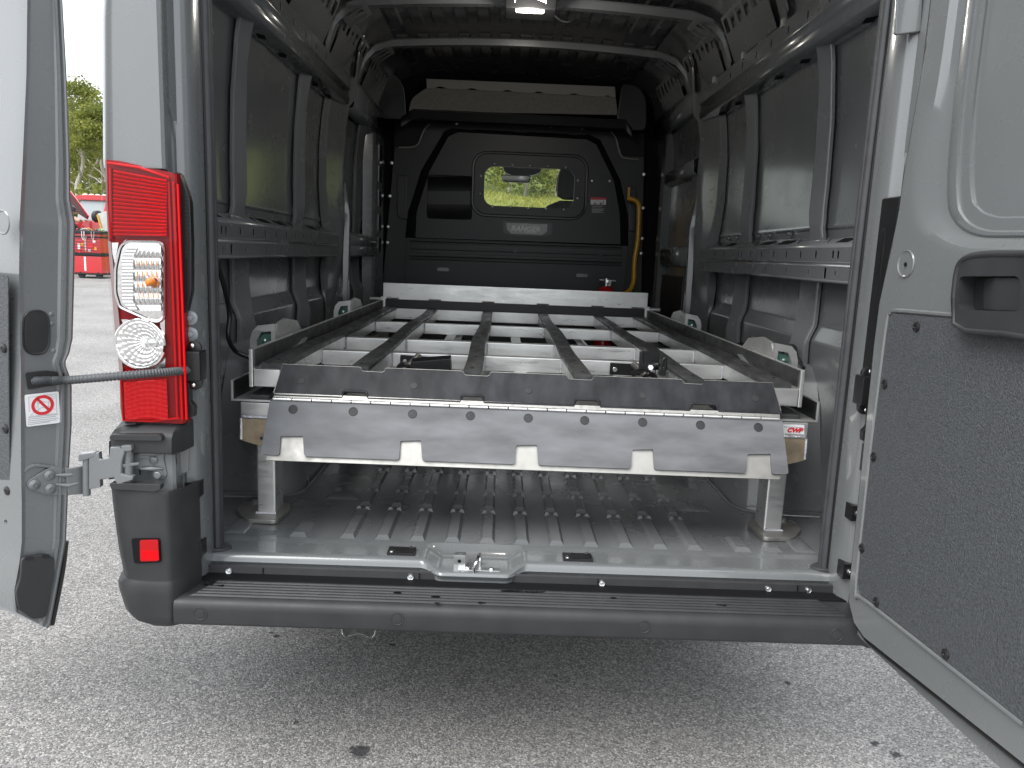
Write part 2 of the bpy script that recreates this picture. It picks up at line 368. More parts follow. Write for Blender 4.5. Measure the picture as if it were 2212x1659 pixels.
def tree(x, y, h, rw, label, lm, zb=None, group=None, trunk=.14, low=.15, clumps=70, per=150, size=.095):
    z0 = (gz(y) if zb is None else zb) - .1
    t = empty('deciduous_tree', (x, y, z0), label, 'tree', group)
    pts = [V((x, y, z0))]
    for k in range(1, 9): pts.append(V((x + random.gauss(0, .09) * k * .5, y + random.gauss(0, .07) * k * .5, z0 + h * .94 * k / 8)))
    mb = MB(); mb.add(*tubevf(smooth_path(pts, 3), [trunk * (1 - .85 * i / 24) for i in range(25)], 7))
    for k in range(9):
        zz = random.uniform(.25, .85); q = pts[0].lerp(pts[-1], zz); a = random.random() * 6.28; ln = rw * (1.05 - zz) * 1.1
        mb.add(*tubevf([q, q + V((math.cos(a) * ln * .5, math.sin(a) * ln * .5, ln * .35)), q + V((math.cos(a) * ln, math.sin(a) * ln, ln * .55))], [trunk * .35, trunk * .2, .02], 5))
    mb.obj('trunk', BARK, t)
    cb = MB()
    for k in range(clumps):
        zz = low + (1 - low) * random.random() ** .8; a = random.random() * 6.28
        prof = math.sin(min(1, (zz - low) / (1 - low) * .85 + .15) * math.pi) ** .6
        rr_ = rw * prof * random.random() ** .45
        c = V((x + math.cos(a) * rr_, y + math.sin(a) * rr_, z0 + h * zz)); q = rw * random.uniform(.22, .42)
        leaves(cb, c, (q, q, q * .6), per, size)
    cb.obj('crown', lm, t, recalc=False)
    return t
LFT = 'trees behind the red truck'
def atx(px, Y): return P(px, 400, Y=Y).x
tree(atx(171, 44), 44, 8.3, 2.2, 'tall yellow-green tree with pale bare trunk behind the red truck', LEAF, group=LFT, trunk=.17, low=.58)
tree(atx(205, 47), 47, 8.2, 2.4, 'broad light green tree beside the tall pale-trunked tree', LEAF, group=LFT, low=.22)
tree(atx(221, 42), 42, 6.9, 1.7, 'slim pale-trunked tree standing against the van corner', LEAF, group=LFT, trunk=.14, low=.62)
tree(atx(150, 50), 50, 8.2, 2.6, 'leafy green tree behind the open rear door', LEAF, group=LFT, low=.2)
tree(atx(196, 53), 53, 7.6, 3.0, 'dark green tree standing furthest back in the wood', LEAFD, group=LFT, low=.08)
tree(atx(176, 56), 56, 8.0, 3.0, 'dense dark tree filling the back of the wood', LEAFD, group=LFT, low=.05)
tree(atx(230, 51), 51, 7.8, 2.7, 'rounded green tree partly hidden by the tail lamp', LEAF, group=LFT, low=.1)
for k, (px, y, h) in enumerate(((158, 43, 2.2), (183, 42, 2.6), (207, 43, 2.4), (228, 42, 2.8))):
    mb = MB(); c = V((atx(px, y), y, gz(y) + h * .45))
    for _ in range(14): leaves(mb, c + V((random.uniform(-1.2, 1.2), random.uniform(-.8, .8), random.uniform(-.4, .5) * h)), (.6, .6, .5), 30, .22)
    mb.obj('shrub', LEAF if k % 2 else LEAFD, None, recalc=False, label=('dark green low shrub just right of the door edge gap, behind the truck cab', 'light green shrub under the tall pale-trunked tree', 'dark green shrub between the two pale trunks', 'light green shrub beside the tail lamp at the wood edge')[k], cat='shrub', group='undergrowth shrubs behind the truck')
FWD = 'trees above the bank seen through the cab'
for (x, y, h, r_, lb, lm) in ((-1.9, 44, 7.6, 2.6, 'bright green bushy tree seen through the cab window beside the mirror', LEAF), (1.2, 50, 8.5, 3.2, 'mid green tree behind the cab mirror', LEAFD),
        (2.9, 45, 7.6, 2.2, 'light green tree with pale trunk seen beside the headrest', LEAF), (5.0, 47, 7.5, 2.8, 'green tree hidden mostly by the headrest', LEAF), (-4.8, 47, 7.5, 2.8, 'green tree at the edge of the cab window view', LEAFD), (.2, 56, 9.5, 4.2, 'dark tree rising highest above the bank', LEAFD), (-3.2, 60, 9.5, 4.0, 'far green tree behind the bank, beyond the bushy one', LEAFD), (3.8, 60, 9.5, 4.0, 'far green tree behind the bank, beyond the pale-trunked one', LEAF)):
    tree(x, y, h, r_, lb, lm, zb=hz(x, y), group=FWD, low=.05, clumps=64, per=70, size=.17)
gb = MB()
for _ in range(9000):
    x = random.uniform(-7, 9); y = random.uniform(19, 46); z = hz(x, y) - .05; s = random.uniform(.10, .28)
    a = random.random() * 6.28; dx, dy = math.cos(a) * s * .35, math.sin(a) * s * .35
    gb.add([(x - dx, y - dy, z), (x + dx, y + dy, z), (x + random.gauss(0, .12), y + random.gauss(0, .12), z + s)], [(0, 1, 2)])
gb.obj('bank_grass', GRASS, None, recalc=False, kind='stuff', label='yellow-green rough grass covering the bank', cat='grass')

wd = MB()
for i in range(150):
    x = -75 + i + random.uniform(-.8, .8); y = 70 + random.uniform(-3, 5) - .002 * x * x; base = max(gz(y), hz(x, y) if -13 < x < 44 else -9)
    if -7 < x < 9: continue
    h = random.uniform(6.0, 8.5)
    for k in range(7):
        leaves(wd, V((x + random.uniform(-.8, .8), y, base + h * (k + .6) / 7)), (1.3 * (1.1 - k / 9), 1.1, .8), 22, .42)
wd.obj('far_wood', LEAFD, None, recalc=False, kind='stuff', label='far-off green wood bounding the yard', cat='wood')

# ================================================================== THE VAN
ZF = .555
van = empty('cargo_van', (0, 3.8, 0), 'grey high-roof cargo van with both rear doors open and bare metal inside', 'van')
# ---- floor with pressed ribs
fb = MB(); fb.box(-.955, .955, 1.985, 5.42, ZF - .02, ZF)
def rib(mb, x, y0, y1, w0=.044, w1=.026, h=.009, e=.016, z=ZF):
    mb.add([(x - w0 / 2, y0, z - .001), (x + w0 / 2, y0, z - .001), (x + w0 / 2, y1, z - .001), (x - w0 / 2, y1, z - .001),
            (x - w1 / 2, y0 + e, z + h), (x + w1 / 2, y0 + e, z + h), (x + w1 / 2, y1 - e, z + h), (x - w1 / 2, y1 - e, z + h)],
           [(4, 5, 6, 7), (0, 1, 5, 4), (1, 2, 6, 5), (2, 3, 7, 6), (3, 0, 4, 7)])
for k in range(-5, 6):
    x = k * .0955
    rib(fb, x, 2.008, 2.250)
    for a, b in ((2.285, 2.425), (2.465, 2.66), (2.70, 2.86), (2.90, 3.10), (3.14, 3.5), (3.54, 3.9), (3.94, 4.3), (4.34, 4.7), (4.74, 5.2)):
        rib(fb, x, a, b, .036, .022)
    for y in (2.262, 2.440, 2.68, 2.88, 3.12):
        for sx in (-1, 1): rib(fb, x + sx * .013, y - .012, y + .012, .018, .008, .010, .006)
for s in (-1, 1):
    rib(fb, s * .612, 2.008, 2.12, .05, .03); rib(fb, s * .79, 2.02, 2.16, .06, .035, .006); rib(fb, s * .70, 2.015, 2.055, .05, .03, .007)
    rib(fb, s * .56, 2.34, 2.46, .11, .07, .006)
fb.obj('floor', INNER, van, ang=30)
# ---- sill: rolled edge with the latch hollow bulging towards the rear
XL, XR = -.82, .82
def sillrow(x):
    k = ss(-.262, -.205, x) * (1 - ss(-.045, .012, x))          # latch bay
    yf = 1.868 - .040 * k; zt = ZF + .004 - .014 * k * 1.0
    bead = .006
    return [(x, 2.012, ZF - .004), (x, 2.0, ZF + .002), (x, 1.988, ZF + bead), (x, 1.974, ZF + .001 - .004 * k), (x, 1.955, zt - .001), (x, 1.92, zt - .002), (x, yf + .022, zt), (x, yf + .010, zt - .001), (x, yf + .003, zt - .005), (x, yf, zt - .013), (x, yf - .003, .540 - .004 * k), (x, yf + .004, .530), (x, yf + .004, .47)]
xs = sorted(set([XL + (XR - XL) * i / 60 for i in range(61)] + [-.27 + .006 * i for i in range(50)]))
thick('sill', [sillrow(x) for x in xs], .003, PAINT, van, ang=40)
# pads, striker, bracket on the sill
def sill_pad(px, py, wx):
    c = P(px, py, Z=ZF + .004)
    pd = box('sill_pad', c.x - wx / 2, c.x + wx / 2, c.y - .022, c.y + .022, ZF, ZF + .011, BLACKS, van, .001)
    box('pad_inlay', c.x - wx / 2 + .021, c.x + wx / 2 - .004, c.y - .019, c.y + .012, ZF + .0112, ZF + .0135, BLACKM, pd, .0006)
    for dx, dy in ((-wx / 2 + .011, -.012), (wx / 2 - .013, .014)):
        inst('screw', shared('pan_screw', [(.0005, .004), (.004, .0036), (.0062, .002), (.0066, 0)], CHROME), (c.x + dx, c.y + dy, ZF + .0112), (0, 0, 1), pd)
sill_pad(868, 1193, .072); sill_pad(1247, 1206, .076)
zs = ZF - .013
st = P(1032, 1236, Z=zs); sy = 1.855
lp = mk('latch_plate', [], [], ZINC, van) if False else box('latch_plate', st.x - .05, st.x + .055, sy - .008, sy + .012, zs, zs + .004, ZINC, van, .001)
tube('striker', smooth_path([(st.x - .008, sy - .016, zs), (st.x - .008, sy - .017, zs + .018), (st.x - .003, sy - .012, zs + .03), (st.x + .002, sy + .02, zs + .034), (st.x + .004, sy + .032, zs + .026), (st.x + .004, sy + .034, zs)], 5), .0045, CHROME, lp)
br = MB(); br.box(st.x - .062, st.x - .033, sy + .006, sy + .009, zs, zs + .036); br.box(st.x - .062, st.x - .033, sy + .009, sy + .03, zs + .033, zs + .036)
bo = br.obj('latch_bracket', ZINC, lp, bevel=.0008)
lathe('bracket_hole', [(.0045, 0), (.0045, .0008), (.001, .0009)], (st.x - .048, sy + .0055, zs + .021), (0, -1, 0), VOID, lp, seg=12)
for dx in (-.026, .034): inst('bolt', shared('dome_bolt', [(.0005, .006), (.004, .0055), (.0065, .003), (.007, 0)], CHROME), (st.x + dx, sy - .001, zs + .004), (0, 0, 1), lp)
# ---- bumper: step, tread ribs, caps, sill trim strip
YB = 1.70
prof = [(1.852, .47), (1.852, .5385), (1.847, .5395), (1.843, .537), (1.84, .5155), (1.815, .5135), (1.735, .5135), (1.718, .512), (1.707, .5065), (1.7015, .498), (YB, .487), (YB + .001, .455), (1.704, .449), (1.712, .4455), (1.76, .445), (1.76, .47)]
XB0, XB1 = -.822, .90
bumper = grid('bumper_step', [[(x, y, z) for y, z in prof] for x in (XB0, XB0 + .02, 0, XB1)], BLACKP, van, closed=True, caps=True, ang=40)
tr = MB()
for i in range(6):
    yy = 1.800 - i * .0150; x0 = -.752 - i * .006 ; x1 = .735 + i * .007
    rows = []
    for x, k in ((x0 - .012, 0), (x0, 1), (x1, 1), (x1 + .012, 0)):
        rows.append([(x, yy + .0048, .5132), (x, yy + .0028, .5132 + .0046 * k), (x, yy - .0028, .5132 + .0046 * k), (x, yy - .0048, .5132)])
    tr.add(*gridvf(rows))
tr.obj('step_tread', BLACKP, bumper, ang=60)
box('end_cap', -.836, XB0 + .001, 1.712, 1.84, .449, .510, BLACKP, bumper, .006, seg=3)
cap = shared('bumper_cap', [(.0165, 0), (.0160, .0008), (.0145, .0009), (.0138, .0002), (.0112, .0002), (.0108, .0012), (.0095, .0014), (.002, .0014)], BLACKP, 22)
for px, py in ((432, 1326), (858, 1337), (1391, 1354), (1808, 1372)):
    p = P(px, py, Y=YB); inst('bumper_cap', cap, (p.x, YB - .0002, p.z), (0, -1, 0), bumper)
sb = shared('sill_bolt', [(.0005, .007), (.003, .0072), (.0035, .0045), (.0072, .0042), (.0078, .0045), (.0085, .001), (.0085, 0)], ZINC, 16)
for px, py in ((495, 1232), (887, 1243), (1300, 1257), (1660, 1259), (1745, 1274)):
    p = P(px, py, Y=1.84); inst('trim_bolt', sb, (p.x, 1.8405, .526), (0, -1, .15), bumper)
WET = mat('wet_patch', (.008, .008, .009), .06, 0, .6)
random.seed(11)
for px, py, ln, wd_ in ((1130, 1280, .11, .012), (1040, 1305, .02, .008), (858, 1283, .022, .010), (940, 1292, .025, .009), (945, 1306, .018, .006), (1325, 1295, .02, .008), (450, 1262, .03, .02), (478, 1268, .02, .008), (1560, 1310, .03, .007)):
    c = P(px, py, Z=.5145); n_ = 14
    prism('water_patch', [(c.x + ln / 2 * math.cos(k * 6.283 / n_) * random.uniform(.7, 1.15), c.y + wd_ / 2 * math.sin(k * 6.283 / n_) * random.uniform(.5, 1.3), .5138 if abs(c.y - 1.76) > .05 else .5182) for k in range(n_)], (0, 0, .0006), WET, bumper, 0)
tm = MB()
for x in (-.655, -.262, .19, .70): tm.box(x - .001, x + .001, 1.8388, 1.842, .517, .536)
tm.obj('trim_joint', VOID, bumper)
# ---- body side panels (outer skin and inner skin as one closed sheet)
side_in = [(.945, .44), (.95, .56), (.955, .9), (.946, 1.09), (.948, 1.10), (.966, 1.142), (.968, 1.155), (.968, 1.30), (.968, 1.455), (.963, 1.462), (.967, 1.475), (.968, 1.60), (.962, 1.80), (.945, 1.98), (.93, 2.06), (.915, 2.16), (.89, 2.28), (.85, 2.38), (.79, 2.44), (.72, 2.475)]
side_out = [(.74, 2.50), (.83, 2.465), (.89, 2.40), (.935, 2.28), (.965, 2.1), (.988, 1.8), (1.0, 1.5), (1.002, 1.15), (.99, 1.1), (.992, .9), (.995, .5), (.99, .43)]
for s in (-1, 1):
    rows = [[(s * x, y, z) for x, z in side_in + side_out] for y in (2.0, 2.6, 3.4, 4.2, 5.4)]
    grid('side_panel', rows, INNER, van, closed=True, caps=True, ang=25)
# ---- roof with pressed ribs
def rz(x): return 2.475 + .035 * (1 - (x / .74) ** 2)
rx = [-.74 + 1.48 * i / 16 for i in range(17)]
rf = MB(); rf.add(*gridvf([[(x, y, rz(x)) for x in rx] for y in (1.86, 3.0, 4.2, 5.4)])); rf.add(*gridvf([[(x, y, rz(x) + .02) for x in rx] for y in (1.86, 3.0, 4.2, 5.4)]))
for y0, y1 in ((2.15, 2.85), (2.95, 3.50), (3.66, 4.22), (4.42, 4.92)):
    for k in range(-6, 7):
        x = k * .112
        if abs(x) > .70: continue
        z = rz(x) + .001
        rf.add([(x - .036, y0, z), (x + .036, y0, z), (x + .036, y1, z), (x - .036, y1, z), (x - .026, y0 + .012, z - .012), (x + .026, y0 + .012, z - .012), (x + .026, y1 - .012, z - .012), (x - .026, y1 - .012, z - .012)],
               [(4, 5, 6, 7), (0, 1, 5, 4), (1, 2, 6, 5), (2, 3, 7, 6), (3, 0, 4, 7)])
rf.obj('roof', INNER, van, ang=30)
def bow(y, zc, wdt=.05, drop=True, half=.70):
    pts = []
    n = 20
    for i in range(n + 1):
        x = -half + 2 * half * i / n; pts.append((x, zc + .03 * (1 - (x / half) ** 2)))
    if drop: pts = [(-.885, zc - .20), (-.845, zc - .085), (-.79, zc - .03)] + pts + [(.79, zc - .03), (.845, zc - .085), (.885, zc - .20)]
    rows = []
    for x, z in pts:
        rows.append([(x, y - wdt * .8, z + .032), (x, y - wdt * .5, z + .03), (x, y - wdt * .42, z), (x, y + wdt * .42, z), (x, y + wdt * .5, z + .03), (x, y + wdt * .8, z + .032)])
    b = thick('roof_bow', rows, .002, INNER, van, ang=30)
    for s in (-1, 1):
        g = [(s * .70, y - .07, zc - .012), (s * .80, y - .07, zc - .075), (s * .80, y + .07, zc - .075), (s * .70, y + .07, zc - .012)]
        plate('bow_gusset', g, [[V(g[0]).lerp(V(g[1]), a).lerp(V(g[3]).lerp(V(g[2]), a), c) for a, c in ((.2, .12), (.75, .12), (.75, .4), (.2, .4))], [V(g[0]).lerp(V(g[1]), a).lerp(V(g[3]).lerp(V(g[2]), a), c) for a, c in ((.2, .6), (.75, .6), (.75, .88), (.2, .88))]], (0, 0, .002), INNER, b)
    return b
b1 = bow(3.58, 2.372); b2 = bow(4.30, 2.385); bow(2.90, 2.385); bow(2.08, 2.37, .09)
# slotted roof-side panels between bows
for s in (-1, 1):
    for y0, y1 in ((2.98, 3.50), (3.66, 4.22), (4.40, 4.92)):
        a, b, c, d = V((s * .885, y0, 2.19)), V((s * .885, y1, 2.19)), V((s * .81, y1, 2.365)), V((s * .81, y0, 2.365))
        n = int((y1 - y0) / .075); holes = []
        for i in range(n):
            u0 = (i + .2) / n; u1 = (i + .8) / n
            holes.append([a.lerp(b, u).lerp(d.lerp(c, u), v) for u, v in ((u0, .62), (u1, .62), (u1, .92), (u0, .92))])
        plate('roof_side_panel', [a, b, c, d], holes, (s * .002, 0, .001), INNER, van)
# ---- dome lamp hanging on the rear bow
ly = 3.50; lc = P(1145, 10, Y=ly)
lamp = box('dome_lamp', lc.x - .105, lc.x + .11, ly - .06, ly + .10, 2.352, 2.47, BLACKS, van, .006)
prism('lamp_lens', [(lc.x - .066, ly - .063, 2.375), (lc.x - .058, ly - .05, 2.347), (lc.x + .058, ly - .05, 2.347), (lc.x + .066, ly - .063, 2.375), (lc.x + .062, ly - .064, 2.455), (lc.x - .062, ly - .064, 2.455)], (0, .03, -.002), LAMPON, lamp, .004)
tube('lamp_wire', smooth_path([(lc.x + .10, ly + .02, 2.36), (lc.x + .14, ly + .03, 2.335), (lc.x + .18, ly + .03, 2.335), (lc.x + .20, ly + .05, 2.37)], 5), .004, BLACKS, lamp)
pl = bpy.data.lights.new('dome_light', 'POINT'); pl.energy = 3.2; pl.color = (1, .95, .86); pl.shadow_soft_size = .05
plo = bpy.data.objects.new('dome_light', pl); COL.objects.link(plo); plo.parent = lamp; plo.matrix_basis = WM[lamp].inverted() @ M4.Translation((lc.x, ly - .12, 2.31))
# ---- wall framing, mirrored
def oval(c, u, v, a, b, n=10): return [c + u * (a * math.cos(2 * math.pi * k / n)) + v * (b * math.sin(2 * math.pi * k / n)) for k in range(n)]
def slot(c, v, u, h, wd, n=5):
    o = []
    for k in range(n + 1):
        a = math.pi * k / n; o.append(c + v * (h / 2) + u * (wd / 2 * math.cos(a)) + v * (wd / 2 * math.sin(a)))
    for k in range(n + 1):
        a = math.pi + math.pi * k / n; o.append(c - v * (h / 2) + u * (wd / 2 * math.cos(a)) + v * (wd / 2 * math.sin(a)))
    return o
def interp(tab, z):
    for (z0, a), (z1, b) in zip(tab, tab[1:]):
        if z <= z1: return a + (b - a) * max(0, (z - z0)) / (z1 - z0)
    return tab[-1][1]
skin = [(z, x) for x, z in side_in]
def stud(s, y0, y1, z0, z1, tab, sk=.012, holes=True, slope=0., wav=0.):
    zs = [z0 + (z1 - z0) * i / 26 for i in range(27)]; rows = []
    for z in zs:
        xf = interp(tab, z); xs_ = interp(skin, z) - sk; dy = slope * (z - z0) + wav * math.sin((z - z0) * 9)
        e = .018 * ss(z0 + .12, z0, z)                     # widens at the foot
        rows.append([(s * xs_, y0 - .018 + dy - e, z), (s * (xs_ - .003), y0 - .004 + dy - e, z), (s * (xs_ - .008), y0 + dy - e, z), (s * (xs_ - .010), y0 + .004 + dy - e, z), (s * (xf - .009), y1 - .004 + dy, z), (s * (xf - .008), y1 + dy, z), (s * (xs_ - .002), y1 + .004 + dy, z)])
    o = thick('wall_stud', rows, .0015, INNER, van, ang=28)
    if holes:
        xa = interp(skin, (z0 + z1) / 2) - sk - .004; hs = []; z = z0 + .14
        n = 0
        while z < z1 - .14:
            h = (.10, .016, .13)[n % 3]; c = V((s * xa, y1 + .020 + slope * (z - z0), z + h / 2)); hs.append(slot(c, V((0, 0, 1)), V((0, 1, 0)), h, .011)); z += h + .05; n += 1
        plate('stud_flange', [(s * xa, y1 + .003, z0 + .1), (s * xa, y1 + .034, z0 + .1), (s * xa, y1 + .034 + slope * (z1 - z0), z1 - .07), (s * xa, y1 + .003 + slope * (z1 - z0), z1 - .07)], hs, (s * .002, 0, 0), INNER, o)
        mk('slot_shade', [(s * (xa + .006), y1 + .006, z0 + .1), (s * (xa + .006), y1 + .034, z0 + .1), (s * (xa + .006), y1 + .034 + slope * (z1 - z0), z1 - .07), (s * (xa + .006), y1 + .006 + slope * (z1 - z0), z1 - .07)], [(0, 1, 2, 3)], VOID, o)  # added black sheet standing in for the shade inside the slots
    return o
up = [(1.38, .945), (1.46, .942), (1.50, .934), (1.7, .934), (1.9, .926), (1.98, .914), (2.04, .90)]
lo_ = [(.8, .918), (1.0, .92), (1.06, .914), (1.12, .928), (1.2, .935), (1.3, .935)]
for s in (-1, 1):
    stud(s, 2.548, 2.598, 1.412, 2.045, up); stud(s, 3.288, 3.345, 1.412, 2.04, up)
    stud(s, 2.54, 2.615, .80, 1.30, lo_, .008); stud(s, 3.28, 3.36, .80, 1.30, lo_, .008)
    if s < 0: stud(s, 4.56, 4.66, 1.40, 2.03, up, .012, False); stud(s, 4.50, 4.59, .75, 1.30, lo_, .01, False)
    y0, y1 = 1.96, 3.80
    rail = thick('wall_rail', [[(s * x, y, z) for x, z in ((.962, 1.432), (.93, 1.418), (.902, 1.408), (.886, 1.404), (.880, 1.396), (.880, 1.393))] for y in (y0, y1)], .002, INNER, van, ang=12)
    lower = [(s * x, z) for x, z in ((.880, 1.353), (.887, 1.350), (.887, 1.342), (.879, 1.338))]
    thick('rail_groove', [[(x, y, z) for x, z in lower] for y in (y0, y1)], .002, INNER, rail, ang=25)
    thick('rail_underside', [[(s * x, y, z) for x, z in ((.879, 1.301), (.882, 1.294), (.895, 1.291), (.965, 1.296))] for y in (y0, y1)], .002, INNER, rail, ang=25)
    u_, v_ = V((0, 1, 0)), V((0, 0, 1))
    hs = [slot(V((s * .880, y, 1.374)), v_, u_, .010, .015) for y in (2.14, 2.235, 2.27, 2.395, 2.52, 2.645, 2.77, 2.9, 3.03, 3.15, 3.19, 3.27, 3.4, 3.55)]
    mk('rail_hole_shade', [(s * .888, y0, 1.30), (s * .888, y1, 1.30), (s * .888, y1, 1.395), (s * .888, y0, 1.395)], [(0, 1, 2, 3)], VOID, rail)  # added black sheet so the rail holes read as shaded
    plate('rail_face', [(s * .880, y0, 1.353), (s * .880, y1, 1.353), (s * .880, y1, 1.393), (s * .880, y0, 1.393)], hs, (s * .002, 0, 0), INNER, rail)
    hs = [slot(V((s * .879, y, 1.32)), v_, u_, h, w_ * 1.7) for y, h, w_ in ((2.06, .010, .007), (2.24, .006, .006), (2.31, .016, .011), (2.44, .006, .006), (2.63, .006, .006), (2.84, .006, .006), (3.08, .006, .006), (3.33, .006, .006))]
    plate('rail_face', [(s * .879, y0, 1.301), (s * .879, y1, 1.301), (s * .879, y1, 1.338), (s * .879, y0, 1.338)], hs, (s * .002, 0, 0), INNER, rail)
    for y, ln in ((2.06, .09), (2.3, .10), (2.78, .13), (2.98, .13), (3.46, .10)):              # openings in the ledge
        a = V((s * .910, y, 1.4115)); b_ = V((s * .945, y, 1.4265))
        prism('ledge_opening', [a + V((0, -ln / 2, 0)), a + V((0, ln / 2 - .02, 0)), b_ + V((0, ln / 2, 0)), b_ + V((0, -ln / 2 + .02, 0))], (0, 0, -.0015), VOID, rail, 0)
    for y in (2.16, 2.42, 2.66, 3.12):
        a = V((s * .905, y - .03, 1.412)); tube('ledge_bead', [a, V((s * .925, y, 1.420)), V((s * .945, y + .03, 1.427))], [.003, .006, .003], INNER, rail, 6)
    # short rail beyond the centre pillar
    y0, y1 = 4.10, 5.22
    if s < 0:
        thick('wall_rail', [[(s * x, y, z) for x, z in ((.962, 1.43), (.90, 1.408), (.88, 1.395), (.88, 1.353), (.888, 1.348), (.879, 1.338), (.879, 1.30), (.89, 1.29), (.965, 1.294))] for y in (y0, y1)], .002, INNER, van, ang=25)
    # upper rail
    y0, y1 = 1.96, 3.98
    ur = thick('upper_rail', [[(s * x, y, z) for x, z in ((.945, 2.022), (.876, 2.030), (.868, 2.036), (.864, 2.062), (.869, 2.067), (.869, 2.095), (.863, 2.100), (.861, 2.104))] for y in (y0, y1)], .002, INNER, van, ang=9)
    hs = [slot(V((s * .861, y, 2.128)), v_, u_, .014, .014) for y in [2.1 + .17 * i for i in range(11)]] + [oval(V((s * .861, y, 2.117)), u_, v_, .004, .004, 6) for y in [2.18 + .17 * i for i in range(10)]]
    mk('rail_hole_shade', [(s * .870, y0, 2.104), (s * .870, y1, 2.104), (s * .870, y1, 2.163), (s * .870, y0, 2.163)], [(0, 1, 2, 3)], VOID, ur)  # added black sheet darkening the upper rail holes like shade
    plate('rail_face', [(s * .861, y0, 2.104), (s * .861, y1, 2.104), (s * .861, y1, 2.165), (s * .861, y0, 2.165)], hs, (s * .002, 0, 0), INNER, ur)
    for y in (2.28, 2.75, 3.0, 3.5, 3.75):
        prism('rail_opening', [V((s * .925, y - .035, 2.0238)), V((s * .905, y + .0, 2.0288)), V((s * .915, y + .045, 2.0263)), V((s * .933, y + .01, 2.0218))], (0, 0, -.002), VOID, ur, 0)
    if s > 0:
        for px, py in ((2800 / 1.0, 0),): pass
        for y in (2.83, 3.28, 3.72): box('rail_clip', .852, .864, y - .012, y + .012, 2.15, 2.178, TRIML, ur, .002)
    # stiffener on the high side panel
    rows = []
    for i in range(9):
        z = 2.165 + .2 * i / 8; xk = interp(skin, z) - .004
        rows.append([(s * xk, 3.10, z), (s * (xk - .02), 3.11, z), (s * (xk - .02), 3.15, z), (s * (xk - .006), 3.155, z), (s * (xk - .02), 3.16, z), (s * (xk - .02), 3.19, z), (s * xk, 3.20, z)])
    thick('panel_stiffener', rows, .0015, INNER, van, ang=25)
    # centre pillar
    rows = []
    tab = [(.56, .90, 3.86, 4.12), (.95, .90, 3.86, 4.12), (1.06, .915, 3.84, 4.12), (1.12, .905, 3.80, 4.11), (1.22, .90, 3.82, 4.06), (1.30, .885, 3.86, 4.05), (1.42, .885, 3.86, 4.04), (1.50, .90, 3.82, 4.03), (1.62, .905, 3.79, 4.03), (1.8, .90, 3.78, 4.03), (1.93, .893, 3.78, 4.04), (2.03, .88, 3.79, 4.06), (2.07, .868, 3.88, 4.12), (2.16, .857, 3.92, 4.12), (2.30, .84, 3.95, 4.11), (2.38, .81, 3.97, 4.10)]
    def row(z, xf, ya, yb):
        xk = interp(skin, z) - .008
        return [(s * xk, ya - .05, z), (s * (xk - .004), ya - .035, z), (s * (xf + .040), ya - .006, z), (s * (xf + .034), ya, z), (s * (xf + .031), ya + .012, z), (s * (xf + .010), (ya + yb) / 2 + .05, z), (s * (xf - .006), yb - .03, z), (s * (xf + .006), yb - .006, z), (s * (xf + .03), yb, z), (s * xk, yb + .02, z)]
    cp = thick('centre_pillar', [row(*q) for q in tab], .0018, INNER, van, ang=42)
    for z in (2.21, 2.285):
        xf = interp([(q[0], q[1]) for q in tab], z) - .004
        prism('pillar_opening', slot(V((s * xf, 4.03, z)), V((s * -.12, 0, 1)).normalized(), V((0, 1, 0)), .035, .05), (s * .003, 0, 0), VOID, cp, 0)
    dot = shared('spot_weld', [(.006, 0), (.0045, .0015), (.001, .002)], INNER, 8)
    for z in (1.52, 1.62, 1.68, 1.75, 1.82, 1.90, 1.95):
        for y in (3.75, 3.80) if z > 1.6 else (3.80,):
            inst('spot_weld', dot, (s * (interp([(q[0], q[1]) for q in tab], z) - .0015), y + .01 * math.sin(z * 40), z), (-s, 0, 0), cp)
    # fold strip rising along the pillar
    thick('pillar_fold', [[(s * .894, 3.98, .9), (s * .872, 3.985, .9), (s * .872, 4.03, .9), (s * .888, 4.04, .9)], [(s * .894, 3.98, 1.28), (s * .868, 3.99, 1.28), (s * .868, 4.03, 1.28), (s * .885, 4.04, 1.28)], [(s * .89, 4.0, 1.5), (s * .866, 4.0, 1.5), (s * .866, 4.03, 1.5), (s * .885, 4.04, 1.5)], [(s * .893, 4.01, 1.66), (s * .89, 4.01, 1.66), (s * .89, 4.012, 1.66), (s * .893, 4.014, 1.66)]], .0015, INNER, cp, ang=25)
    # wheel housing
    def wh(t):                                             # plan outline from rear to front along inner side
        return t
    zsh = [.53, .60, .72, .86, .96, 1.01, 1.03]; ins = [0, .012, .036, .075, .12, .165, .24]
    rows = []
    for z, k in zip(zsh, ins):
        yr, yf, xi = 2.325 + k * 1.1, 3.15 - k * .6, .70 + k * .5
        rows.append([(s * .952, yr - .005, z), (s * .86, yr, z), (s * .79, yr + .008, z), (s * .735, yr + .035, z), (s * (xi + .006), yr + .075, z), (s * xi, yr + .14, z), (s * xi, yf - .1, z), (s * (xi + .03), yf - .03, z), (s * .80, yf, z), (s * .952, yf, z)])
    hous = grid('wheel_housing', rows, INNER, van, ang=50)
    tube('housing_seam', smooth_path([(s * .95, 2.318, ZF + .003), (s * .80, 2.328, ZF + .003), (s * .735, 2.356, ZF + .003), (s * .70, 2.40, ZF + .003), (s * .694, 2.48, ZF + .003), (s * .694, 2.9, ZF + .003)], 4), .004, INNER, hous, 6)
    thick('housing_flange', [[(s * .953, 2.316, z_), (s * .72, 2.352, z_ + .0)] for z_ in (.575, .577)], .002, INNER, hous)
# bolts showing on the right wall behind the ledge
for y in (2.84, 3.06, 3.20, 3.50, 3.62): lathe('wall_bolt', [(.011, 0), (.011, .004), (.007, .005), (.006, .014), (.001, .016)], (.962, y, 1.448), (-1, 0, .25), ZINC, van, seg=8)
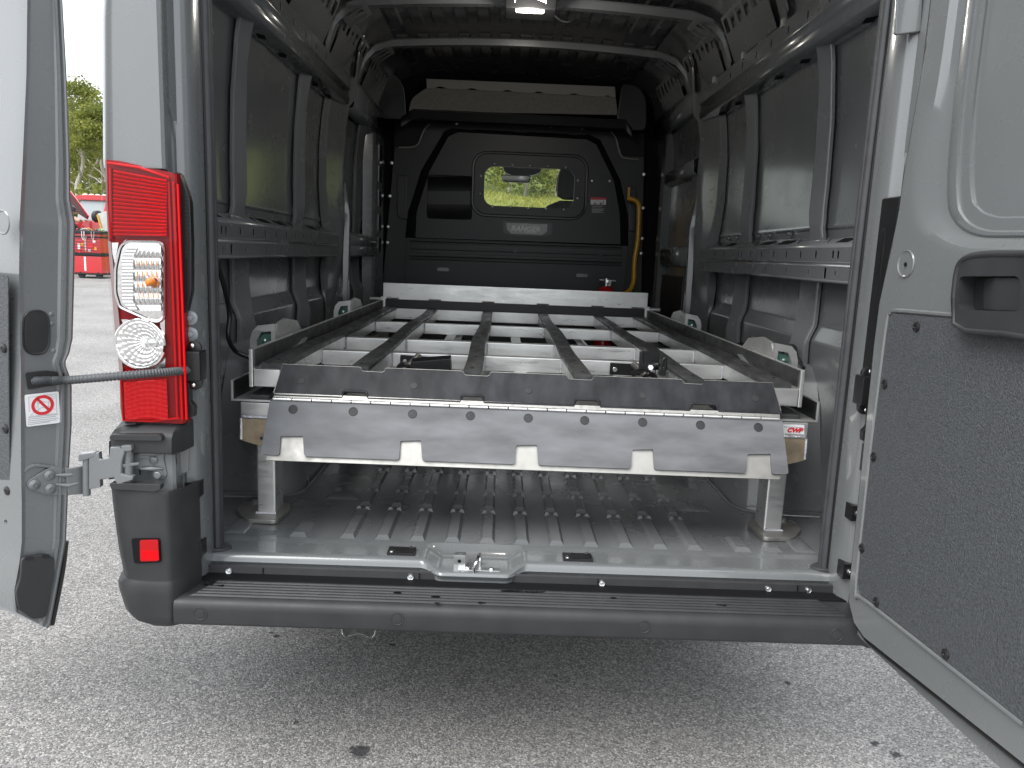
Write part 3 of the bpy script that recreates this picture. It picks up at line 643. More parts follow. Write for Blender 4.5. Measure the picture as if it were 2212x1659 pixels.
# front pillar with oval openings (left) and sliding door (right)
fp = thick('front_pillar', [[(-.955, 4.86, z), (-.90, 4.88, z), (-.885, 4.9, z), (-.875, 5.18, z), (-.89, 5.24, z)] for z in (.56, 1.2, 1.8, 2.2)], .002, INNER, van, ang=25)
for z in (1.50, 1.65, 1.80, 1.93, 1.36):
    c = V((-.882, 5.06, z)); prism('pillar_socket', [c + V((0, a, b)) for a, b in rr2(0, 0, .13, .12, .015, 3)], (.004, .001, 0), INNER, fp, .001)
    prism('pillar_opening', slot(c + V((.005, 0, 0)), V((0, 0, 1)), V((0, 1, 0)), .045, .055), (.0015, 0, 0), VOID, fp, 0)
sdr = thick('sliding_door', [[(.94, 4.15, z), (.925, 4.17, z), (.925, 4.30, z), (.94, 4.34, z), (.94, 4.86, z), (.915, 4.90, z), (.90, 4.92, z), (.90, 5.02, z), (.92, 5.05, z), (.93, 5.2, z)] for z in (.56, 1.25, 1.27, 1.9, 2.15)], .002, INNER, van, ang=25)
box('door_trim_panel', .915, .93, 4.28, 4.86, .60, 1.25, BLACKS, sdr, .004)
thick('door_rail', [[(.935, y, 1.30), (.905, y, 1.31), (.90, y, 1.34), (.90, y, 1.40), (.935, y, 1.42)] for y in (4.16, 4.88)], .002, INNER, sdr, ang=25)
thick('door_rail', [[(.935, y, 1.78), (.90, y, 1.80), (.895, y, 1.86), (.925, y, 1.88)] for y in (4.16, 4.9)], .002, INNER, sdr, ang=25)
thick('upper_rail', [[(.90, y, 2.10), (.87, y, 2.11), (.862, y, 2.16), (.87, y, 2.22)] for y in (4.1, 5.2)], .002, INNER, van, ang=25)
thick('upper_rail', [[(-.92, y, 2.02), (-.87, y, 2.04), (-.862, y, 2.06), (-.868, y, 2.10), (-.861, y, 2.15), (-.88, y, 2.20)] for y in (4.1, 5.2)], .002, INNER, van, ang=25)
# wiring on the walls
tube('black_cable', smooth_path([P(470, 570, X=-.88), P(486, 625, X=-.88), P(496, 680, X=-.885), P(493, 725, X=-.885), P(508, 757, X=-.88), P(540, 772, X=-.84)], 6), .0075, BLACKS, van)
for path in ([P(556, 755, X=-.93), P(563, 722, X=-.93), P(570, 704, X=-.92)], [P(572, 706, X=-.92), P(585, 722, X=-.92), P(590, 745, X=-.92)], [P(1684, 776, X=.90), P(1697, 752, X=.90), P(1715, 748, X=.90), P(1722, 770, X=.90), P(1736, 795, X=.90)]):
    tube('wire', smooth_path(path, 5), .006, BLACKS, van, 8)

# ---- partition (bulkhead) between cargo space and cab
YP = 5.30
def z6(zx, zy): return ((1500 + zx / 1.58) / 1.82278, zy / 1.58 / 1.82278)
def Q(zx, zy, d=0.): return P(*z6(zx, zy), Y=YP - d)
def rrq(zx, zy, wz, hz_, r, d=0., n=6):
    c = Q(zx, zy, d); k = (YP - d) / (1.58 * 1.82278 * 1672)
    return [V((c.x + a, c.y, c.z + b)) for a, b in rr2(0, 0, wz * k, hz_ * k, r, n)]
whole = rrq(925, 1166, 600, 285, .07, 0)
part = plate('partition', [Q(100, 752), Q(1640, 830), P(1385, 640, Y=YP), V((.86, YP, .57)), V((-.87, YP, .57)), P(826, 620, Y=YP)], [whole], (0, .012, 0), ABS, van)
# raised centre field
b_o = [Q(150, 1480), Q(165, 1330), Q(250, 1060), Q(395, 815), Q(470, 785), Q(1290, 835), Q(1365, 870), Q(1490, 1120), Q(1535, 1330), Q(1540, 1540)]
t_o = [Q(215, 1478, .05), Q(222, 1320, .05), Q(300, 1070, .05), Q(420, 850, .05), Q(480, 822, .05), Q(1280, 868, .05), Q(1340, 900, .05), Q(1450, 1130, .05), Q(1485, 1330, .05), Q(1490, 1520, .05)]
ctr = mk('centre_field', b_o + t_o, [(i, (i + 1) % 10, 10 + (i + 1) % 10, 10 + i) for i in range(10)], ABS, part, ang=25)
pocket = rrq(428, 1228, 275, 262, .02, .05)
plate('field_face', t_o, [rrq(925, 1156, 668, 350, .085, .05), pocket], (0, .004, 0), ABS, ctr)
# pocket with curved back
rows = []
for i in range(9):
    t = i / 8; zy = 1100 + (1360 - 1100) * t; dd = .05 - .055 * math.sin(math.pi * t) ** .7
    rows.append([Q(zx, zy, dd) for zx in (288, 300, 430, 556, 568)])
grid('recess_pocket', rows, ABS, ctr, ang=60)
# window frame, pane, bolts
wf = plate('window_frame', rrq(925, 1156, 668, 350, .085, .052), [rrq(923, 1166, 548, 234, .065, .052)], (0, .03, 0), ABS, part)
mk('window_pane', rrq(923, 1166, 580, 262, .068, .035), [tuple(range(28))], GLASS, wf)
rim = rrq(925, 1156, 690, 372, .092, .052); tube('window_rim', rim, .010, BLACKS, wf, 6, closed=True)
wb = shared('window_bolt', [(.0095, 0), (.0095, .002), (.006, .005), (.001, .006)], ZINC, 10)
for zx, zy in ((707, 1019), (818, 1024), (928, 1029), (1038, 1033), (1149, 1041), (695, 1286), (806, 1290), (917, 1295), (1027, 1299), (1137, 1304), (622, 1095), (617, 1205), (1226, 1122), (1222, 1233)):
    inst('window_bolt', wb, Q(zx, zy, .053), (0, -1, 0), wf)
ps = shared('panel_screw', [(.0125, 0), (.0125, .002), (.009, .0045), (.004, .0045), (.0035, .0025), (.001, .0025)], ZINC, 12)
for zx, zy in ((66, 1013), (55, 1219), (43, 1411), (40, 1510), (1637, 1084), (1632, 1294), (1626, 1484), (1620, 1577)): inst('panel_screw', ps, Q(zx, zy, .001), (0, -1, 0), part)
for zx, zy in ((470, 765), (675, 764), (1060, 785), (1253, 795)): inst('panel_screw', ps, Q(zx, zy, .022), (0, -1, 0), part, .85)
for zx, zy in ((1313, 1125), (1422, 1126)): inst('panel_screw', ps, Q(zx, zy, .051), (0, -1, 0), part, .6)
plate('top_strip', [Q(440, 752, .02), Q(1290, 795, .02), Q(1285, 838, .02), Q(442, 798, .02)], [], (0, .02, 0), BLACKS, part)
for zx in (540, 865, 1195): prism('strip_clip', [Q(zx - 38, 800 + .048 * (zx - 440), .024), Q(zx - 30, 768 + .048 * (zx - 440), .024), Q(zx + 30, 770 + .048 * (zx - 440), .024), Q(zx + 38, 804 + .048 * (zx - 440), .024)], (0, .004, 0), ABS, part)
# horizontal ledges below the window
for k, (ya, yb, d) in enumerate(((1487, 1500, .07), (1512, 1550, .055), (1572, 1592, .08), (1600, 1612, .06))):
    s_ = .032
    prism('panel_ledge', [Q(178, ya, d), Q(1500, ya + 1320 * s_, d), Q(1500, yb + 1320 * s_, d), Q(178, yb, d)], (0, .05, 0), ABS, part, .004)
plate('lower_panel', [Q(165, 1480, .045), Q(1535, 1530, .045), V((.74, YP - .045, .6)), V((-.76, YP - .045, .6))], [], (0, .03, 0), ABS, part)
for zx, zy in ((300, 1533), (836, 1561), (1370, 1583)): inst('ledge_plug', shared('ledge_plug', [(.014, 0), (.014, .003), (.010, .003), (.009, .001), (.002, .001)], BLACKS, 12), Q(zx, zy, .056), (0, -1, 0), part)
for px, py in ((957, 582), (1257, 595)):
    c = P(px, py, Y=YP - .046); prism('pull_slot', [V((c.x + a, c.y, c.z + b)) for a, b in rr2(0, 0, .095, .035, .0165, 4)], (0, -.004, 0), BLACKS, part, .002)
    prism('pull_recess', [V((c.x + a, c.y - .0045, c.z + b)) for a, b in rr2(0, 0, .08, .022, .0105, 4)], (0, -.001, 0), INNER, part, 0)
for s, pts in ((-1, ((100, 1090), (165, 1090), (165, 1370), (100, 1350))), (1, ((1540, 1165), (1590, 1165), (1590, 1440), (1540, 1440)))):
    prism('side_pad', rounded([Q(a, b, .02) for a, b in pts], .02, 3), (0, .02, 0), BLACKS, part, .006)
prism('corner_pad', rounded([Q(90, 757, .01), Q(303, 762, .01), Q(255, 830, .01), Q(225, 915, .01), Q(78, 915, .01)], .015, 3), (0, .01, 0), UPHOL, part, .003)
prism('corner_pad', rounded([Q(1428, 815, .01), Q(1638, 826, .01), Q(1640, 975, .01), Q(1500, 970, .01), Q(1470, 890, .01)], .015, 3), (0, .01, 0), UPHOL, part, .003)
tube('edge_strip', smooth_path([Q(110, 917, .014), Q(195, 915, .014), Q(232, 895, .014), Q(255, 840, .014), Q(275, 800, .014), Q(303, 772, .014)], 5), .005, TRIML, part, 6)
tube('edge_strip', smooth_path([Q(1430, 820, .014), Q(1462, 862, .014), Q(1478, 925, .014), Q(1495, 970, .014), Q(1525, 985, .014), Q(1602, 992, .014)], 5), .005, TRIML, part, 6)
# maker's badge
bd = plate('badge_frame', rounded([Q(758, 1376, .054), Q(1066, 1388, .054), Q(1066, 1452, .054), Q(1018, 1473, .054), Q(808, 1464, .054), Q(760, 1442, .054)], .012, 3), [], (0, .004, 0), BLACKS, part)
prism('badge_plate', [Q(780, 1386, .056), Q(1036, 1396, .056), Q(1034, 1440, .056), Q(1004, 1462, .056), Q(812, 1454, .056), Q(782, 1427, .056)], (0, .002, 0), BADGE, bd, .0005)
FY = V((0, -1, 0))
def fm(p, roll=0.): return M4.Translation(p) @ M4.Rotation(roll, 4, 'Y') @ M4.Rotation(rad(90), 4, 'X')
text('badge_lettering', 'RANGER', .047, fm(Q(898, 1425, .0575), rad(.3)), WHITE, bd, .0018, .25, xs=1.05)
text('badge_lettering', 'DESIGN', .016, fm(Q(932, 1446, .0575), rad(.3)), WHITE, bd, .0003, 0, xs=1.35)
tube('badge_outline', smooth_path([Q(866, 1402, .058), Q(890, 1399, .058), Q(925, 1399, .058), Q(955, 1403, .058), Q(973, 1413, .058), Q(986, 1420, .058), Q(990, 1428, .058), Q(985, 1437, .058)], 4), .0022, WHITE, bd, 5)
# warning label
wl = prism('warning_label', [Q(1305, 1226, .053), Q(1401, 1229, .053), Q(1398, 1341, .053), Q(1303, 1339, .053)], (0, .002, 0), DARKP, part, 0)
prism('label_band', [Q(1305, 1226, .0535), Q(1401, 1229, .0535), Q(1400, 1244, .0535), Q(1305, 1242, .0535)], (0, .001, 0), REDP, wl, 0)
prism('label_picture', [Q(1305, 1242, .0535), Q(1400, 1244, .0535), Q(1399, 1274, .0535), Q(1304, 1272, .0535)], (0, .001, 0), WHITE, wl, 0)
tube('label_drawing', [Q(1322, 1266, .0542), Q(1326, 1252, .0542), Q(1350, 1250, .0542), Q(1366, 1256, .0542), Q(1376, 1260, .0542), Q(1377, 1267, .0542), Q(1322, 1266, .0542)], .0012, DARKP, wl, 4)
for zx in (1332, 1368): lathe('label_wheel', [(.006, 0), (.006, .0006), (.001, .0007)], Q(zx, 1267, .0542), (0, -1, 0), DARKP, wl, seg=10)
prism('label_post', [Q(1382, 1248, .0542), Q(1386, 1248, .0542), Q(1386, 1271, .0542), Q(1382, 1271, .0542)], (0, .0005, 0), DARKP, wl, 0)
lt = MB()
for zy, x1 in ((1281, 1385), (1287, 1375), (1298, 1390), (1303, 1380), (1308, 1388), (1315, 1370), (1320, 1386)):
    lt.add(*prismvf([Q(1312, zy, .0536), Q(x1, zy, .0536), Q(x1, zy + 2.5, .0536), Q(1312, zy + 2.5, .0536)], (0, .0004, 0)))
lt.obj('label_small_print', GREYP, wl)
# overhead shelf edge
YS = 5.12
def S6(zx, zy, d=0.): return P(*z6(zx, zy), Y=YS - d)
shelf = prism('shelf_lining', rounded([S6(172, 690), S6(190, 610), S6(285, 545), S6(1460, 602), S6(1475, 715)], [0, .08, .02, .01, 0], 4), (0, .02, 0), TRIM, van, .002)
top = [S6(283, 490, .012), S6(1455, 540, .012)]; low = []
for i in range(0, 49):
    t = i / 48; zx = 285 + 1175 * t; ph = (zx - 330) % 210
    low.append(S6(zx, 545 + 60 * t - (11 if 10 < ph < 55 else 0), .012))
prism('shelf_edge', top + low[::-1], (0, .014, 0), TRIML, shelf, 0)
thick('cross_beam', [[S6(125, 735 + o, .03 + k), S6(200, 688 + o, .03 + k), S6(1520, 748 + o, .03 + k), S6(1560, 800 + o, .03 + k)] for o, k in ((-8, -.03), (0, 0), (50, .01), (62, -.02))], .004, BLACKS, van, ang=30)
for s, zx in ((-1, 60), (1, 1560)):
    a = S6(zx, 690 if s < 0 else 760, .02)
    prism('corner_bracket', rounded([a + V((-.10, 0, -.05)), a + V((.10, 0, -.05)), a + V((.09, 0, .14)), a + V((.04, 0, .22)), a + V((-.08, 0, .24))], .04, 3), (0, .05, 0), BLACKS, van, .01)
0 and thick('roof_bow', [[(-.80, 4.95, 2.30), (0, 4.95, 2.385), (.80, 4.95, 2.30)], [(-.80, 5.02, 2.22), (0, 5.02, 2.30), (.80, 5.02, 2.22)], [(-.80, 5.10, 2.21), (0, 5.10, 2.29), (.80, 5.10, 2.21)]], .002, BLACKS, van)
plate('cab_light_block', [(-.975, 5.36, .45), (.975, 5.36, .45), (.975, 5.36, 2.3), (.86, 5.36, 2.56), (-.86, 5.36, 2.56), (-.975, 5.36, 2.3)], [[(-.36, 5.36, 1.52), (.50, 5.36, 1.52), (.50, 5.36, 2.02), (-.36, 5.36, 2.02)]], (0, .02, 0), VOID, van)  # added black sheet that stops daylight leaking in around the partition
# grab bar
gp = [Q(1541, 1185, .06), Q(1541, 1237, .075), Q(1566, 1240, .085), Q(1594, 1258, .085), Q(1605, 1300, .085), Q(1598, 1480, .085), P(1371, 560, Y=YP - .085), P(1368, 610, Y=YP - .085), P(1357, 630, Y=YP - .06), P(1340, 636, Y=YP - .02)]
gb_ = tube('grab_bar', smooth_path(gp[1:], 6), .0165, YELLOW, part, 12)
box('bar_tab', gp[0].x - .008, gp[0].x + .008, gp[1].y - .005, gp[1].y + .012, gp[1].z - .01, gp[0].z + .02, YELLOW, gb_, .002)

# ---- cab beyond the partition
cab = box('cab_floor', -.9, .9, 5.42, 7.3, .55, .60, VOID, van, 0)
box('dashboard', -.86, .86, 6.55, 7.25, .75, 1.28, UPHOL, van, .04, seg=3)
for s in (-1, 1):
    st_ = box('cab_seat', s * .45 - .25, s * .45 + .25, 5.62, 6.12, .80, .98, UPHOL, van, .04, seg=3)
    x = .42 * s if s < 0 else None
cst = P(1238, 415, Y=5.66); sx_ = cst.x
sb_ = grid('seat_back', [[(sx_ + a * k, 5.66 + (1.72 - z) * .12 + d, z) for a, d in ((-.25, .02), (-.24, -.05), (0, -.07), (.24, -.05), (.25, .02), (.24, .10), (0, .12), (-.24, .10))] for z, k in ((.9, 1), (1.3, 1), (1.55, .98), (1.63, .90), (1.69, .72), (1.725, .4))], UPHOL, van, closed=True, caps=True, ang=70)
grid('headrest', [[(sx_ + a * k, 5.64 + d * k2, z) for a, d in ((-.12, 0), (-.11, -.05), (0, -.06), (.11, -.05), (.12, 0), (.11, .05), (0, .06), (-.11, .05))] for z, k, k2 in ((1.735, .6, .6), (1.755, .95, .9), (1.80, 1.05, 1), (1.88, 1.02, 1), (1.94, .85, .9), (1.972, .4, .5))], UPHOL, sb_, closed=True, caps=True, ang=70)
sl = box('seat_back', -.70, -.20, 5.66, 5.8, .95, 1.55, UPHOL, van, .05, seg=3)
hd = P(1128, 364, Y=6.75)
grid('windscreen', [[(x, 7.30 - .55 * t + .10 * (1 - (x / .9) ** 2), 1.22 + 1.0 * t) for x in (-.9, -.6, -.3, 0, .3, .6, .9)] for t in (0, .5, 1)], GLASS, van, ang=70)
prism('mirror_housing', rounded([P(a, b, Y=6.72) for a, b in ((1085, 355), (1172, 356), (1168, 372), (1150, 379), (1104, 378), (1090, 372))], .02, 3), (0, .06, 0), BLACKS, van, .004)
rm = prism('rear_view_mirror', rounded([P(a, b, Y=6.60) for a, b in ((1081, 377), (1147, 379), (1144, 394), (1138, 395), (1088, 393))], .012, 3), (0, .03, 0), BLACKS, van, .003)
prism('mirror_glass', rounded([P(a, b, Y=6.597 - (.007 if b < 385 else 0)) for a, b in ((1083.5, 379), (1144.5, 381), (1142, 392.5), (1088, 391.5))], .01, 3), (0, .002, 0), CHROME, rm, 0)
box('header_rail', -.92, .92, 6.68, 6.85, 2.16, 2.30, BLACKS, van, .02)
for s in (-1, 1):
    prism('windscreen_pillar', [(s * .86, 6.78, 2.25), (s * .96, 6.78, 2.25), (s * .98, 7.35, 1.2), (s * .90, 7.35, 1.2)], (0, .10, 0), BLACKS, van, .01)
    prism('cab_door', [(s * .93, 5.42, .45), (s * .93, 7.4, .45), (s * .93, 7.4, 1.15), (s * .93, 5.42, 1.25)], (s * .06, 0, 0), PAINT, van, .01)
    prism('cab_pillar', [(s * .90, 5.40, 1.2), (s * .90, 5.62, 1.2), (s * .86, 5.58, 2.3), (s * .86, 5.40, 2.3)], (s * .08, 0, 0), PAINT, van, .01)
grid('cab_roof', [[(-.9, 5.40, 2.42), (-.5, 5.40, 2.5), (.5, 5.40, 2.5), (.9, 5.40, 2.42)], [(-.92, 6.3, 2.34), (-.5, 6.3, 2.42), (.5, 6.3, 2.42), (.92, 6.3, 2.34)], [(-.92, 6.85, 2.2), (-.5, 6.9, 2.24), (.5, 6.9, 2.24), (.92, 6.85, 2.2)]], PAINT, van)
grid('bonnet', [[(-.98, 7.3, 1.15), (0, 7.34, 1.22), (.98, 7.3, 1.15)], [(-.95, 7.75, 1.0), (0, 7.85, 1.06), (.95, 7.75, 1.0)], [(-.9, 7.95, .6), (0, 8.05, .62), (.9, 7.95, .6)], [(-.9, 7.95, .3), (0, 8.05, .3), (.9, 7.95, .3)]], PAINT, van)
# underbody, wheels, exhaust
ub = box('underbody', -.93, .93, 1.80, 7.6, .42, .52, VOID, van, .01)
0 and prism('spare_wheel_carrier', [(.2 + .33 * math.cos(k * .4), 2.95 + .33 * math.sin(k * .4), .22) for k in range(16)], (0, 0, .2), RUBBER, van, .03)
for s in (-1, 1):
    for y in (3.0, 6.95):
        wl_ = lathe('wheel', [(.20, 0), (.20, .20), (.10, .17), (.02, .17)], (s * .72, y, .34 + gz(y)), (s, 0, 0), STEELD, van, seg=20)
        lathe('tyre', [(.21, .0), (.30, -.005), (.335, .03), (.34, .10), (.335, .18), (.30, .215), (.21, .205)], (s * .72, y, .34 + gz(y)), (s, 0, 0), RUBBER, wl_, seg=28)
ex = P(775, 1353, Y=1.93)
rows = []
for y in (1.925, 2.05, 2.6):
    rows.append([(ex.x + a, y, ex.z + b) for a, b in ((-.047, .045), (-.048, .0), (-.044, -.022), (-.034, -.032), (-.018, -.024), (0, -.019), (.018, -.024), (.034, -.032), (.044, -.022), (.048, 0), (.047, .045))])
ext_ = thick('exhaust_tip', rows, .003, CHROME, van, ang=50)
mk('exhaust_bore', [V(p) + V((0, .012, .002)) for p in rows[0]], [tuple(range(11))], mat('dark_grey_steel', (.09, .09, .085), .5, .6, var=(80, .4)), ext_)  # flat mottled dark grey face closing the tip

# ---- rear corner pillars
lean = [(.4, -.06), (.895, -.05), (1.0, -.045), (1.3, -.035), (1.488, -.025), (1.494, .012), (1.5, .012), (1.83, -.002), (2.1, -.028), (2.3, -.09), (2.46, -.2)]
def pil(s, z):
    d = interp(lean, z); q_ = .016 if .9 < z < 1.492 else 0.; i = 0 if z < 2.2 else -(z - 2.2) * .5
    return [(s * (.992 + d), 2.05, z), (s * (.990 + d), 1.93, z), (s * (.984 + d), 1.86, z), (s * (.975 + d), 1.81, z), (s * (.962 + d), 1.782 + q_, z), (s * (.945 + d), 1.765 + q_, z), (s * (.925 + d * .8), 1.758 + q_, z), (s * (.88 + d * .4 + i), 1.752 + q_, z), (s * (.833 + i), 1.748 + q_, z), (s * (.829 + i), 1.752 + q_, z),
            (s * (.832 + i), 1.795, z), (s * (.826 + i), 1.802, z), (s * (.820 + i), 1.798, z), (s * (.815 + i), 1.803, z), (s * (.810 + i), 1.806, z), (s * (.803 + i), 1.813, z), (s * (.797 + i), 1.824, z), (s * (.794 + i), 1.850, z), (s * (.795 + i), 1.884, z), (s * (.798 + i), 1.915, z), (s * (.812 + i), 1.945, z), (s * (.83 + i), 1.96, z), (s * (.955 + d * .6), 1.985, z)]
for s in (-1, 1):
    zz = [.45, .7, .89, .925, 1.1, 1.3, 1.489, 1.494, 1.5, 1.6, 1.8, 2.0, 2.15, 2.3, 2.4, 2.46]
    rp = thick('rear_pillar', [pil(s, z) for z in zz], .003, PAINT, van, ang=38)
    # pressed rib with chamfered foot
    rows = []
    for z, k in ((1.545, 0), (1.60, .4), (1.625, 1), (2.2, 1)):
        rows.append([(s * .832, 1.800, z), (s * .8315, 1.800 - .022 * k, z), (s * .822, 1.800 - .026 * k, z), (s * .8175, 1.800 - .01 * k, z), (s * .817, 1.803, z)])
    grid('pillar_rib', rows, PAINT, rp, ang=25)
    sp = [(s * .790, 1.898, ZF + .006), (s * .789, 1.900, .8), (s * .788, 1.90, 1.4), (s * .788, 1.90, 2.1), (s * .76, 1.90, 2.28), (s * .66, 1.90, 2.345), (0, 1.90, 2.36)]
    sp = smooth_path(sp, 7)
    sv = MB(); sv.add(*tubevf(sp, .0125, 8)); sv.add(*tubevf([q + V((-s * .004, .014, 0)) for q in sp], .009, 8))
    so = sv.obj('door_seal', SEAL, van, ang=60)
    sv = MB(); sv.add(*tubevf([q + V((s * .002, -.013, 0)) for q in sp], .004, 6)); sv.obj('seal_lip', BLACKS, so)
    # smeared sealant at the foot of the seal
    prism('seal_foot', rounded([(s * .776, 1.878, ZF + .004), (s * .764, 1.885, ZF + .003), (s * .752, 1.905, ZF + .003), (s * .775, 1.925, ZF + .004), (s * .815, 1.93, ZF + .004), (s * .815, 1.87, ZF + .004)], .008, 3), (0, 0, .008), SEAL, so, .003)
    prism('sealant_patch', [(s * .826, 1.846, .535), (s * .800, 1.862, .54), (s * .797, 1.875, .60), (s * .806, 1.862, .635), (s * .820, 1.842, .60)], (-s * .002, -.003, 0), mat('seam_sealant_%d' % s, (.16, .18, .21), .5, var=(60, .35)), so, 0)
    for q in ((416, 1058), (423, 1186)):
        c = P(*q, Y=1.80); cx_, z = abs(c.x), c.z
        cl = box('corner_clip', min(s * (cx_ - .016), s * (cx_ + .016)), max(s * (cx_ - .016), s * (cx_ + .016)), 1.794, 1.83, z - .020, z + .020, BLACKS, rp, .002)
        inst('corner_bolt', sb, (s * cx_, 1.7935, z), (0, -1, 0), cl)
    for q in ((411, 687), (412, 722)):
        c = P(*q, Y=1.802); cx_, z = abs(c.x), c.z
        inst('clear_plug', shared('clear_plug', [(.017, 0), (.0165, .002), (.012, .004), (.007, .0035), (.006, .008), (.001, .009)], PLUGC, 16), (s * cx_, 1.802, z), (-s * .15, -1, 0), rp)
    for z in (.68, .72, .80, .86, .90):
        inst('spot_weld', shared('spot_weld', [], INNER) if False else dot, (s * .8185, 1.799, z), (0, -1, 0), rp, .8)
# roof rear header and outer roof skin
grid('rear_header', [[(-.80, 1.80, 2.42), (-.4, 1.80, 2.50), (.4, 1.80, 2.50), (.80, 1.80, 2.42)], [(-.80, 1.79, 2.36), (-.4, 1.79, 2.38), (.4, 1.79, 2.38), (.80, 1.79, 2.36)], [(-.76, 1.90, 2.34), (-.4, 1.90, 2.355), (.4, 1.90, 2.355), (.76, 1.90, 2.34)], [(-.74, 1.95, 2.47), (-.4, 1.95, 2.50), (.4, 1.95, 2.50), (.74, 1.95, 2.47)]], PAINT, van)

# ---- tail lamps
def mx_(p, s): p = V(p); return p if s < 0 else V((-p.x, p.y, p.z))
def kz(zx, zy, y0): return (zx / 4.0320, (y0 + zy / 2.212) / 1.82278)
def tail_lamp(s):
    T = lambda px, py, y=1.742: mx_(P(px, py, Y=y), s)
    body = []
    for z, xo in ((.922, .950), (.95, .953), (1.05, .951), (1.148, .953), (1.25, .959), (1.332, .963), (1.42, .964), (1.484, .962)):
        body.append([(s * .806, 1.80, z), (s * .804, 1.756, z), (s * .812, 1.750, z), (s * (xo - .03), 1.748, z), (s * (xo - .008), 1.754, z), (s * (xo + .006), 1.772, z), (s * (xo + .014), 1.80, z), (s * (xo + .02), 1.87, z)])
    body.append([(s * .806, 1.80, 1.482), (s * .804, 1.756, 1.482), (s * .812, 1.750, 1.485), (s * .925, 1.748, 1.505), (s * .954, 1.754, 1.507), (s * .968, 1.772, 1.507), (s * .976, 1.80, 1.507), (s * .982, 1.87, 1.507)])
    lamp = grid('tail_lamp', body, REDD, van, caps=False, ang=40)
    # cover follows the body, slightly proud
    cov = [[(x - s * 0 + (s * .004 if i > 3 else 0), y - .012, z) for i, (x, y, z) in enumerate(r[1:6])] for r in body]
    mk('lamp_cover', *gridvf(cov), COVER, lamp, ang=60)
    # upper red field with horizontal bars
    ub_ = MB()
    n = 17
    for i in range(n):
        y0 = 366 + 146 * i / n; y1 = y0 + 146 / n * .82
        f = 1 - i / n
        a0, b0, c0, d0 = T(246, y0 + 1 * f), T(361, y0 + 22 * f), T(361, y1 + 22 * f * .95), T(246, y1 + 1 * f)
        m0 = (a0 + d0) / 2 + V((0, -.0055, 0)); m1 = (b0 + c0) / 2 + V((0, -.0055, 0))
        ub_.add([a0, b0, c0, d0, m0, m1], [(0, 1, 5, 4), (4, 5, 2, 3), (0, 4, 3), (1, 2, 5)])
    ub_.obj('red_reflector', REDL, lamp, ang=20)
    for px0, px1 in ((364, 371), (374, 381), (384, 390)):
        v, f = tubevf([T(px0, 392 if px0 < 380 else 398, 1.745), T(px0 + (px1 - px0) * .4 + 7, 640, 1.745), T(px0 + 19, 906, 1.745)], .0026, 7); mk('red_light_pipe', v, f, REDL, lamp)
    tube('red_light_pipe', [T(238, 362, 1.747), T(240, 515, 1.747)], .003, REDL, lamp, 7)
    tube('red_light_pipe', [T(232, 352, 1.744), T(300, 362, 1.744), T(366, 384, 1.744)], .003, REDL, lamp, 7)
    # clear turn signal
    zz = lambda zx, zy: kz(zx, zy, 700)
    pl_ = rounded([T(*zz(*q), 1.744) for q in ((1110, 548), (1395, 552), (1425, 620), (1425, 1215), (1385, 1255), (1315, 1245), (1045, 1125), (1008, 1000), (1008, 790), (1050, 600))], .008, 3)
    pr = prism('signal_reflector', pl_, (0, .004, 0), CLEARR, lamp, 0)
    tube('signal_bezel', pl_, .0042, CHROME, lamp, 6, closed=True)
    rows = []
    for i in range(57):
        t = i / 56; zy = 600 + 560 * t
        xl = 1062 + (60 * max(0, (.16 - t)) / .16) + 70 * max(0, (t - .84)) / .16
        row = []
        for j in range(41):
            u = j / 40; zx = xl + (1398 - xl) * u
            if u < .3: dep = .0016 * abs(math.sin(t * 60)) + .004 * (.3 - u)
            else: dep = .0042 * abs(math.sin(t * 5.5 * math.pi)) * abs(math.sin((u - .3) * 8 * math.pi)) + .002
            row.append(T(*zz(zx, zy), 1.7415 - dep))
        rows.append(row)
    grid('signal_facets', rows, CLEARR, lamp, ang=180)
    bp = T(*zz(1345, 905), 1.736)
    lathe('bulb_socket', [(.014, 0), (.014, .002), (.011, .001), (.002, .0005)], bp + V((0, -.0, 0)), (0, -1, 0), CHROME, lamp, seg=14)
    lathe('amber_bulb', [(.008, 0), (.0095, .005), (.009, .012), (.006, .017), (.001, .019)], bp + V((-.002 * -s, -.001, 0)), (s * .55, -1, -.1), AMBER, lamp, seg=14)
    am = MB()
    for i in range(4):
        for j in range(5):
            c = T(*zz(1190 + 42 * j + 6 * i, 740 + 95 * i), 1.7345)
            am.add([c + V((-.0016, 0, .006)), c + V((.001, 0, .005)), c + V((.0026, 0, -.006)), c + V((-.0004, 0, -.005))], [(0, 1, 2, 3)])
    am.obj('amber_glint', AMBER, lamp)
    # reversing lamp: faceted dish
    rc = T(*zz(1225, 1450), 1.742); R_ = .053
    rows = []
    for i in range(17):
        r_ = R_ * (1 - i / 16.5); row = []
        for k in range(60):
            a = 2 * math.pi * k / 60; off = -s * .020 * (i / 16)
            bmp = .0030 * abs(math.sin(i * math.pi / 2.7)) * abs(math.sin(k * math.pi / 3 + (i // 3) * .8))
            row.append((rc.x + off + r_ * math.cos(a), rc.y - .002 - bmp - .002 * (1 - i / 16), rc.z + r_ * math.sin(a) + .004 * i / 16))
        rows.append(row)
    grid('reversing_lamp', rows, CLEARR, lamp, closed=True, ang=180)
    tube('reversing_bezel', [(rc.x + (R_ + .002) * math.cos(a * .2), rc.y - .003, rc.z + (R_ + .002) * math.sin(a * .2)) for a in range(31)], .0038, CHROME, lamp, 6)
    lathe('reversing_bulb', [(.012, 0), (.012, .002), (.0065, .002), (.0065, .007), (.002, .009)], (rc.x - s * .029 * 1.0, rc.y - .006, rc.z + .006), (0, -1, 0), CLEARR, lamp, seg=10)
    # lower red field
    rows = []
